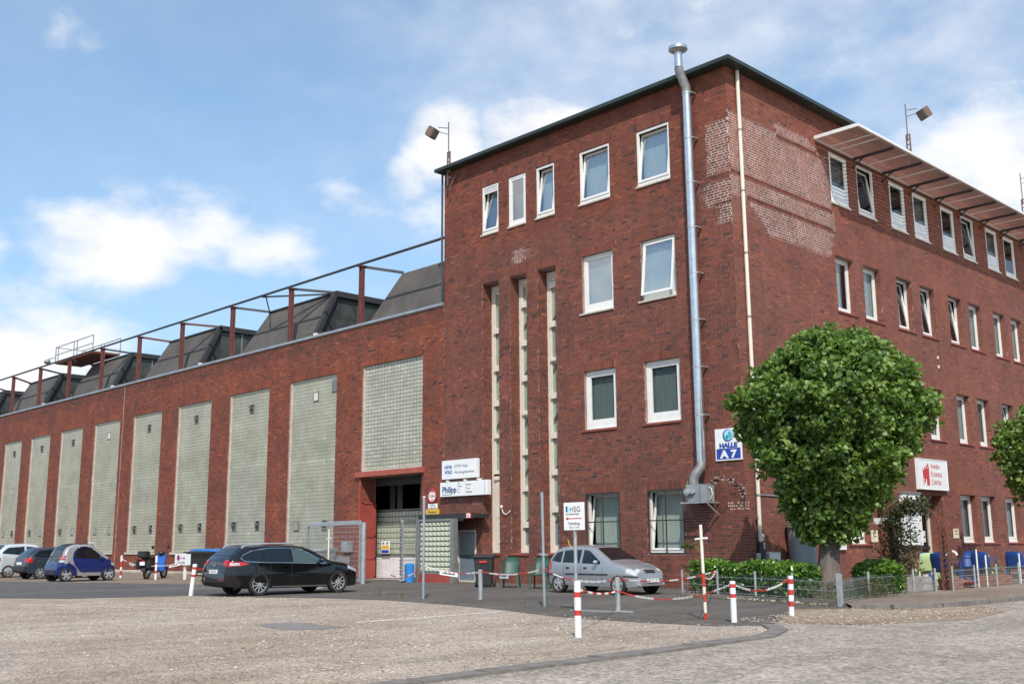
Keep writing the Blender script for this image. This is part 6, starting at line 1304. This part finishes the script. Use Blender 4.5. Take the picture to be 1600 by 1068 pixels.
# ================================================================ vegetation
def leaves(name, mat, centres, L, Wd, parent, local=False, kind=None, up=.3, toward=None, tone=None, seed=1, droop=.3, tonec=None):
    rg = np.random.RandomState(seed + len(centres)); C = np.array(centres, float); n = len(C)
    if not local and parent is not None: C = C - np.array(wl(parent))
    d = rg.normal(size=(n, 3)); d[:, 2] = d[:, 2] * .6 + up
    if toward is not None: d += np.array(toward)
    d /= np.linalg.norm(d, axis=1)[:, None]; a = rg.normal(size=(n, 3)); a -= (a * d).sum(1)[:, None] * d; a /= np.linalg.norm(a, axis=1)[:, None]; b = np.cross(d, a)
    s = rg.uniform(.65, 1.25, n)[:, None]; l = L * s; w = Wd * s * rg.uniform(.8, 1.15, n)[:, None]
    # a = length direction, b = width, d = leaf normal
    P = np.stack([C - a * l * .5, C - a * l * .1 + b * w * .5 + d * w * .18, C + a * l * .2 + b * w * .36 + d * w * .1, C + a * l * .5 - d * l * droop, C + a * l * .2 - b * w * .36 + d * w * .1, C - a * l * .1 - b * w * .5 + d * w * .18, C + a * l * .1], 1).reshape(-1, 3)
    F = np.array([(0, 1, 6), (1, 2, 6), (2, 3, 6), (3, 4, 6), (4, 5, 6), (5, 0, 6)]); F = (F[None] + (np.arange(n) * 7)[:, None, None]).reshape(-1, 3)
    me = bpy.data.meshes.new(name); me.vertices.add(len(P)); me.vertices.foreach_set('co', P.ravel()); me.loops.add(F.size); me.loops.foreach_set('vertex_index', F.ravel()); me.polygons.add(len(F)); me.polygons.foreach_set('loop_start', np.arange(0, F.size, 3)); me.polygons.foreach_set('loop_total', np.full(len(F), 3)); me.update(); me.shade_flat()
    me.materials.append(M[mat]); T = np.clip((tonec if tonec is not None else .5) + rg.normal(size=n) * .28, 0, 1); me.attributes.new('tone', 'FLOAT', 'FACE').data.foreach_set('value', np.repeat(T, 6))
    o = bpy.data.objects.new(name, me); return put(o, parent, kind)
planter('terracotta planter box at the foot of the rusty arch post', 4.35, 2.75); planter('left terracotta planter box behind the middle terrace fence', 4.2, 5.6); planter('right terracotta planter box behind the middle terrace fence', 4.1, 6.6)
def crown_tree(label, base, rz, prof, nclump, seed, leafn=46, lean=(0, 0), trunk=.25, zfork=1.55, leaf=.15):
    rg = random.Random(seed); t = thing('maple_tree', label, 'tree', base, 0, 'pollarded street trees'); bx, by, bz = base
    zs = [p[0] for p in prof]; rs = [p[1] for p in prof]
    Rz = lambda z: float(np.interp(z, zs, rs)); C = lambda z: (lean[0] * z, lean[1] * z)
    # bark trunk with flare and burrs
    mb = MB(); n = 22; rings = []
    for i in range(16):
        z = -.05 + (zfork + .5) * i / 15; rr = trunk * (1 + .75 * math.exp(-max(z, 0) * 4.0) - .10 * z / zfork + .10 * (z > zfork - .2)); k = len(mb.v)
        for j in range(n):
            a = 6.2832 * j / n; q = rr * (1 + .10 * noise.noise(Vector((math.cos(a) * 1.6, math.sin(a) * 1.6, z * .8 + seed))) + .06 * math.sin(a * 5 + seed) * math.exp(-z * 1.5) + .05 * math.sin(a * 9 + z) + .035 * math.sin(a * 17 + 2 * z))
            mb.v.append((lean[0] * z + q * math.cos(a), lean[1] * z + q * math.sin(a), z))
        rings.append(k)
    for i in range(15):
        for j in range(n): mb.f.append((rings[i] + j, rings[i] + (j + 1) % n, rings[i + 1] + (j + 1) % n, rings[i + 1] + j)); mb.m.append(0); mb.t.append(.5)
    mb.build('trunk', 'bark', t, local=True, smooth=True)
    mb = MB(); mid = (zs[0] + zs[-1]) / 2
    for k in range(14):
        a = 6.2832 * k / 14 + rg.uniform(-.2, .2); z1 = rg.uniform(zfork + .6, zs[-1] - .4); r1 = Rz(z1) * rg.uniform(.55, .85); cx, cy = C(z1)
        p0 = Vector((*C(zfork), zfork)); p3 = Vector((cx + r1 * math.cos(a), cy + r1 * math.sin(a), z1)); p1 = p0.lerp(p3, .4) + Vector((0, 0, .25)); p2 = p0.lerp(p3, .72) + Vector((rg.uniform(-.1, .1), rg.uniform(-.1, .1), .15))
        mb.tube([p0, p1, p2, p3], [.10, .06, .035, .012], 7)
        for q in range(3): e = p2 + Vector((rg.uniform(-.6, .6), rg.uniform(-.6, .6), rg.uniform(.0, .7))); mb.tube([p1.lerp(p2, q / 3), e], [.025, .006], 5)
    mb.build('limbs', 'bark', t, local=True, smooth=True)
    cen = []; ton = []
    for k in range(nclump):
        z = rg.uniform(zs[0], zs[-1]); a = rg.uniform(0, 6.2832); u = rg.random()
        rr = Rz(z) * (1 + .30 * noise.noise(Vector((math.cos(a) * 1.8, math.sin(a) * 1.8, z * .9 + seed * 3)))) * (math.sqrt(rg.uniform(.62, 1.04)) if u < .82 else rg.uniform(.2, .75)); cx, cy = C(z)
        c = Vector((cx + rr * math.cos(a), cy + rr * math.sin(a), z)); cr = rg.uniform(.20, .42); ct_ = rg.uniform(.25, .75)
        for i in range(int(leafn * cr / .32)):
            v = Vector((rg.gauss(0, 1), rg.gauss(0, 1), rg.gauss(0, 1))).normalized() * cr * rg.random() ** .5; v.z *= .75; cen.append(tuple(c + v)); ton.append(ct_)
    leaves('crown', 'leaf_tree', cen, leaf, leaf * .95, t, local=True, kind='stuff', up=.55, toward=(.12, -.35, .25), seed=seed, tonec=np.array(ton))
    return t
prof1 = [(1.45, .40), (1.8, .68), (2.3, .95), (2.8, 1.25), (3.4, 1.68), (4.0, 2.0), (4.6, 2.02), (5.1, 1.74), (5.6, 1.26), (5.95, .85), (6.15, .4)]
crown_tree('large round topped street tree in the planted bed before the tower corner', (3.84, -2.62, 0), 0, prof1, 760, 3, lean=(.06, .055), leaf=.14, leafn=58)
prof2 = [(1.7, .5), (2.2, 1.1), (2.8, 1.75), (3.5, 2.1), (4.2, 2.15), (4.9, 1.8), (5.4, 1.1), (5.7, .5)]
crown_tree('street tree cut off by the right edge of the photo', (4.6, 11.6, .06), 0, prof2, 480, 8, leafn=40)
# planted bed
sheet('planting_bed', 'soil', [(.25, -3.45), (2.7, -3.85), (5.5, -5.1), (5.2, -4.2), (4.7, -2.3), (4.55, .3), (4.3, 1.3), (0, 1.3), (0, 0), (-.2, -1.2), (0, -2.6)], .03)
for path in ([(.25, -3.5), (2.7, -3.9), (5.55, -5.18)], [(5.55, -5.18), (4.72, -2.3), (4.6, .3), (4.5, 1.4)]):
    for p, q in kerb_row(path, .1, .1, .8): mb = MB(); mb.bar((p[0], p[1], .035), (q[0], q[1], .035), .1, .10); mb.build('kerb_stone', 'kerbstone', kr)
def hedge(name, label, cat, region, n, zt, L=.15, Wd=.06, mat='leaf_laurel', seed=1):
    t = thing(name, label, cat, (*region(rnd, .5), 0)); pts = []; tn = []
    for i in range(n):
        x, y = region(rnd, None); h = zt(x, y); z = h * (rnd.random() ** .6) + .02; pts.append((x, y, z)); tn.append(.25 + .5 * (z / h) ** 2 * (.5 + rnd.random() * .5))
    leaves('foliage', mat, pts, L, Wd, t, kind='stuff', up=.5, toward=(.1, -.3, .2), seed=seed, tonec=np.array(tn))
    mb = MB()
    for i in range(26):
        x, y = region(rnd, None); mb.tube([(x, y, 0), (x + rnd.uniform(-.1, .1), y + rnd.uniform(-.1, .1), zt(x, y) * .8)], [.012, .004], 5)
    mb.build('stems', 'twig', t); return t
def reg_hedge(r, c):
    u = .5 if c else r.random(); v = .5 if c else r.random(); x = .35 + u * 3.5; return x, -3.25 - u * .75 + v * 1.15
hedge('laurel_hedge', 'glossy green laurel hedge behind the low wire fence under the tree', 'hedge', reg_hedge, 5200, lambda x, y: .80 + .10 * noise.noise(Vector((x * 2.2, y * 2, 0))) + .05 * math.sin(x * 3), seed=5)
def reg_bush(r, c):
    if c: return 4.15, -.75
    a = r.uniform(0, 6.28); q = math.sqrt(r.random()) * .58; return 4.15 + q * math.cos(a), -.75 + q * math.sin(a) * 1.15
hedge('laurel_bush', 'bright green laurel bush beside the vine arch', 'bush', reg_bush, 1300, lambda x, y: .86 - .5 * ((x - 4.15) ** 2 + (y + .75) ** 2), seed=6, L=.16)
def reg_low(r, c):
    u = .5 if c else r.random(); v = .5 if c else r.random(); return 4.1 + u * 1.0, -4.3 + v * 2.6
hedge('ground_shrub', 'dull green low shrubs around the fence corner by the trunk', 'shrub', reg_low, 1500, lambda x, y: .42 + .15 * noise.noise(Vector((x * 3, y * 3, 4))), L=.07, Wd=.02, mat='leaf_vine', seed=7)
pa = thing('potted_palm', 'thin spiky palm at the left end of the hedge', 'plant', (.18, -2.9, 0)); part('stem', 'twig', pa, lambda m: m.tube([(0, 0, 0), (.03, 0, .6), (0, .02, 1.2)], [.035, .03, .02], 8), local=True, smooth=True)
for hz_, nn in ((1.2, 30), (.62, 22)):
    mb = MB()
    for i in range(nn):
        a = rnd.uniform(0, 6.28); L_ = rnd.uniform(.2, .36); d = Vector((math.cos(a), math.sin(a), rnd.uniform(-.1, .8))).normalized(); s = d.cross(Vector((0, 0, 1))).normalized() * .013; p = Vector((0, 0, hz_)); e = p + d * L_ - Vector((0, 0, L_ * .25)); mdl = p + d * L_ * .55
        mb.add([p - s, p + s, mdl + s, e, mdl - s], [(0, 1, 2, 3, 4)], t=rnd.random())
    mb.build('fronds', 'leaf_grass', pa, local=True, tone=True)
part('pot', 'terracotta', pa, lambda m: m.cyl((0, 0, 0), (0, 0, .22), .11, .15, n=16), local=True)
# wire garden fences
def fence(label, pts, h, z=0., heads=True, wires=(.12, .3, .48)):
    f = thing('wire_fence', label, 'fence', (*pts[0], z), 0, 'low galvanised garden fences'); Z = Vector((0, 0, 1)); P = [Vector((x, y, z)) for x, y in pts]
    for p in P: part('post', 'steel', f, lambda m: m.cyl(p, p + Z * (h + .04), .028 if heads else .02, n=10), smooth=True)
    for a, b in zip(P, P[1:]):
        for w in wires: part('wire', 'steel', f, lambda m: m.cyl(a + Z * w, b + Z * w, .006, n=5))
        mb = MB(); n = int((b - a).length / .06)
        for i in range(1, n): p = a.lerp(b, i / n); mb.cyl(p + Z * .06, p + Z * (h - .04), .0016, n=3, caps=False)
        mb.build('mesh_wires', 'zinc', f)
    return f
fence('low wire fence in front of the laurel hedge', [(.29, -3.40), (1.5, -3.62), (2.75, -3.92), (4.1, -4.55), (5.5, -5.15)], .60)
fence('low wire fence along the pavement side of the planted bed', [(5.5, -5.15), (4.68, -2.29), (4.55, .2), (4.6, 1.3)], .58)
fence('low wire fence round the cafe terrace', [(4.75, 1.95), (4.62, 3.6), (4.52, 5.3), (4.4, 7.2), (4.3, 9.2), (4.2, 12), (4.2, 16)], .56, .06, wires=(.06, .2, .34, .48))
one('fence_corner_post', 'thick grey corner post of the bed fence', 'post', 'steel', lambda m: m.box(5.52, 5.62, -5.25, -5.15, 0, .66), bevel=.01)
for (y, x, h, lb) in ((4.0, 4.55, 1.0, 'left'), (4.65, 4.52, .84, 'middle'), (7.45, 4.35, .86, 'right')): one('white_stake', 'thin white stake standing at the terrace fence, %s one of three' % lb, 'stake', 'white_paint', lambda m: m.cyl((x, y, .06), (x, y, .06 + h), .022, n=10), smooth=True)
# arch
ar = thing('rusty_garden_arch', 'rusty lattice garden arch overgrown by a dark red vine', 'arch', (4.0, 2.0, .06))
def lattice(m, p, q, w):
    p = Vector(p); q = Vector(q); d = (q - p); o = Vector((0, w, 0)); o2 = Vector((w, 0, 0))
    for s in (Vector(), o, o2, o + o2): m.bar(p + s, q + s, .035, .035)
    n = max(2, int(d.length / .14))
    for i in range(n):
        a = p + d * i / n; b = p + d * (i + 1) / n; m.bar(a, b + o, .024, .024); m.bar(a + o2, b + o2 + o, .024, .024); m.bar(a, b + o2, .024, .024); m.bar(a + o, b + o2 + o, .024, .024)
part('post', 'rust', ar, lambda m: lattice(m, (4.52, 1.9, .06), (4.52, 1.9, 1.68), .19)); part('post', 'rust', ar, lambda m: lattice(m, (3.25, 1.75, .06), (3.25, 1.75, 1.65), .14))
mb = MB(); pr = None
for i in range(9):
    a = math.pi * i / 8; p = (3.9 + .65 * math.cos(a), 1.85, 1.65 + .55 * math.sin(a))
    if pr: mb.bar(pr, p, .035, .035); mb.bar((pr[0], pr[1] + .17, pr[2]), (p[0], p[1] + .17, p[2]), .035, .035); mb.bar(pr, (p[0], p[1] + .17, p[2]), .022, .022)
    pr = p
mb.build('curved_top', 'rust', ar)
vn = thing('climbing_vine', 'dark reddish climbing vine covering the left side of the rusty arch', 'vine', (3.6, 1.8, .06)); pts = []
for i in range(2600):
    u = rnd.random(); a = math.pi * (.32 + .68 * u)
    if rnd.random() < .55: x = 3.30 + rnd.gauss(0, .20) + .1; z = rnd.uniform(.25, 1.75); sp2 = .16
    else: x = 3.9 + .65 * math.cos(a); z = 1.65 + .55 * math.sin(a); sp2 = .14
    pts.append((x + rnd.gauss(0, sp2), 1.85 + rnd.gauss(0, .17), z + rnd.gauss(0, sp2 * .8)))
leaves('foliage', 'leaf_vine', pts, .085, .06, vn, kind='stuff', up=.3, seed=12); part('stem', 'twig', vn, lambda m: (m.tube([(3.35, 1.8, .06), (3.3, 1.85, .8), (3.4, 1.8, 1.6)], .02, 6), m.tube([(3.45, 1.9, .06), (3.35, 1.8, .9), (3.5, 1.85, 1.7)], .015, 6)))
one('stone_trough', 'pale concrete block planter at the foot of the vine', 'planter', 'concrete', lambda m: m.box(4.1, 4.55, .75, 1.25, .03, .42), bevel=.02)
fm = thing('white_gate_frame', 'white timber door frame standing beside the vine', 'frame', (3.0, 2.2, .06)); part('post', 'white_paint', fm, lambda m: m.box(2.96, 3.06, 2.62, 2.72, .06, 1.84)); part('beam', 'white_paint', fm, lambda m: m.box(2.95, 3.07, 1.5, 2.72, 1.74, 1.90))
# weeds and grass tufts along edges
def tufts(spots, name='weeds'):
    V = []; F = []; T = []
    for x, y, h, n in spots:
        for i in range(n):
            a = rnd.uniform(0, 6.28); l = rnd.uniform(.0, .45) * h; w = .004; bx = x + rnd.gauss(0, .08); by = y + rnd.gauss(0, .08); k = len(V); dx, dy = math.cos(a), math.sin(a); hh = h * rnd.uniform(.4, 1)
            V += [(bx - dy * w, by + dx * w, 0), (bx + dy * w, by - dx * w, 0), (bx + dx * l * .4 + dy * w, by + dy * l * .4 - dx * w, hh * .6), (bx + dx * l * .4 - dy * w, by + dy * l * .4 + dx * w, hh * .6), (bx + dx * l, by + dy * l, hh)]
            F += [(k, k + 1, k + 2, k + 3), (k + 3, k + 2, k + 4)]; T += [rnd.random()] * 2
    me = bpy.data.meshes.new(name); me.from_pydata(V, [], F); me.materials.append(M['leaf_grass']); me.attributes.new('tone', 'FLOAT', 'FACE').data.foreach_set('value', T); o = bpy.data.objects.new(name, me); put(o, None, 'stuff')
sp_l = [(-5.9, -8.2, .3, 14), (-5.3, -8.3, .22, 12), (-4.4, -8.6, .32, 12), (1.15, -9.1, .22, 8), (5.55, -9.85, .2, 8), (-7.2, -8.6, .2, 10)] + [(rnd.uniform(-8, 5), rnd.uniform(-9.9, -9.2) - .25 * 0, rnd.uniform(.04, .09), 6) for _ in range(30)]
sp_l += [(5.0 + rnd.uniform(0, 2.2), -5.5 + rnd.uniform(-.1, .1), rnd.uniform(.05, .12), 8) for _ in range(14)] + [(x, -3.6 - (x - .3) * .31 - .12, rnd.uniform(.06, .16), 10) for x in np.linspace(.4, 5.4, 26)] + [(7.25 + rnd.uniform(-.1, .1), rnd.uniform(-3, 4), rnd.uniform(.12, .18), 8) for _ in range(14)]
sp_l += [(rnd.uniform(-36, -17), rnd.uniform(-1.6, -.7), rnd.uniform(.08, .2), 10) for _ in range(50)] + [(5.0 - i * .02 + rnd.uniform(-.15, .15), -4.6 + i * .14, rnd.uniform(.2, .5), 16) for i in range(24)]
tufts(sp_l)
# dead leaves under the hedge
V = [(rnd.uniform(.3, 5.4), 0, 0) for _ in range(10)]
leaves('fallen_leaves', 'stone', [(x, -3.55 - (x - .3) * .31 + rnd.gauss(0, .12) - .1, .045) for x in [rnd.uniform(.4, 5.4) for _ in range(240)]], .06, .04, None, local=True, kind='stuff', up=1.5, seed=3)
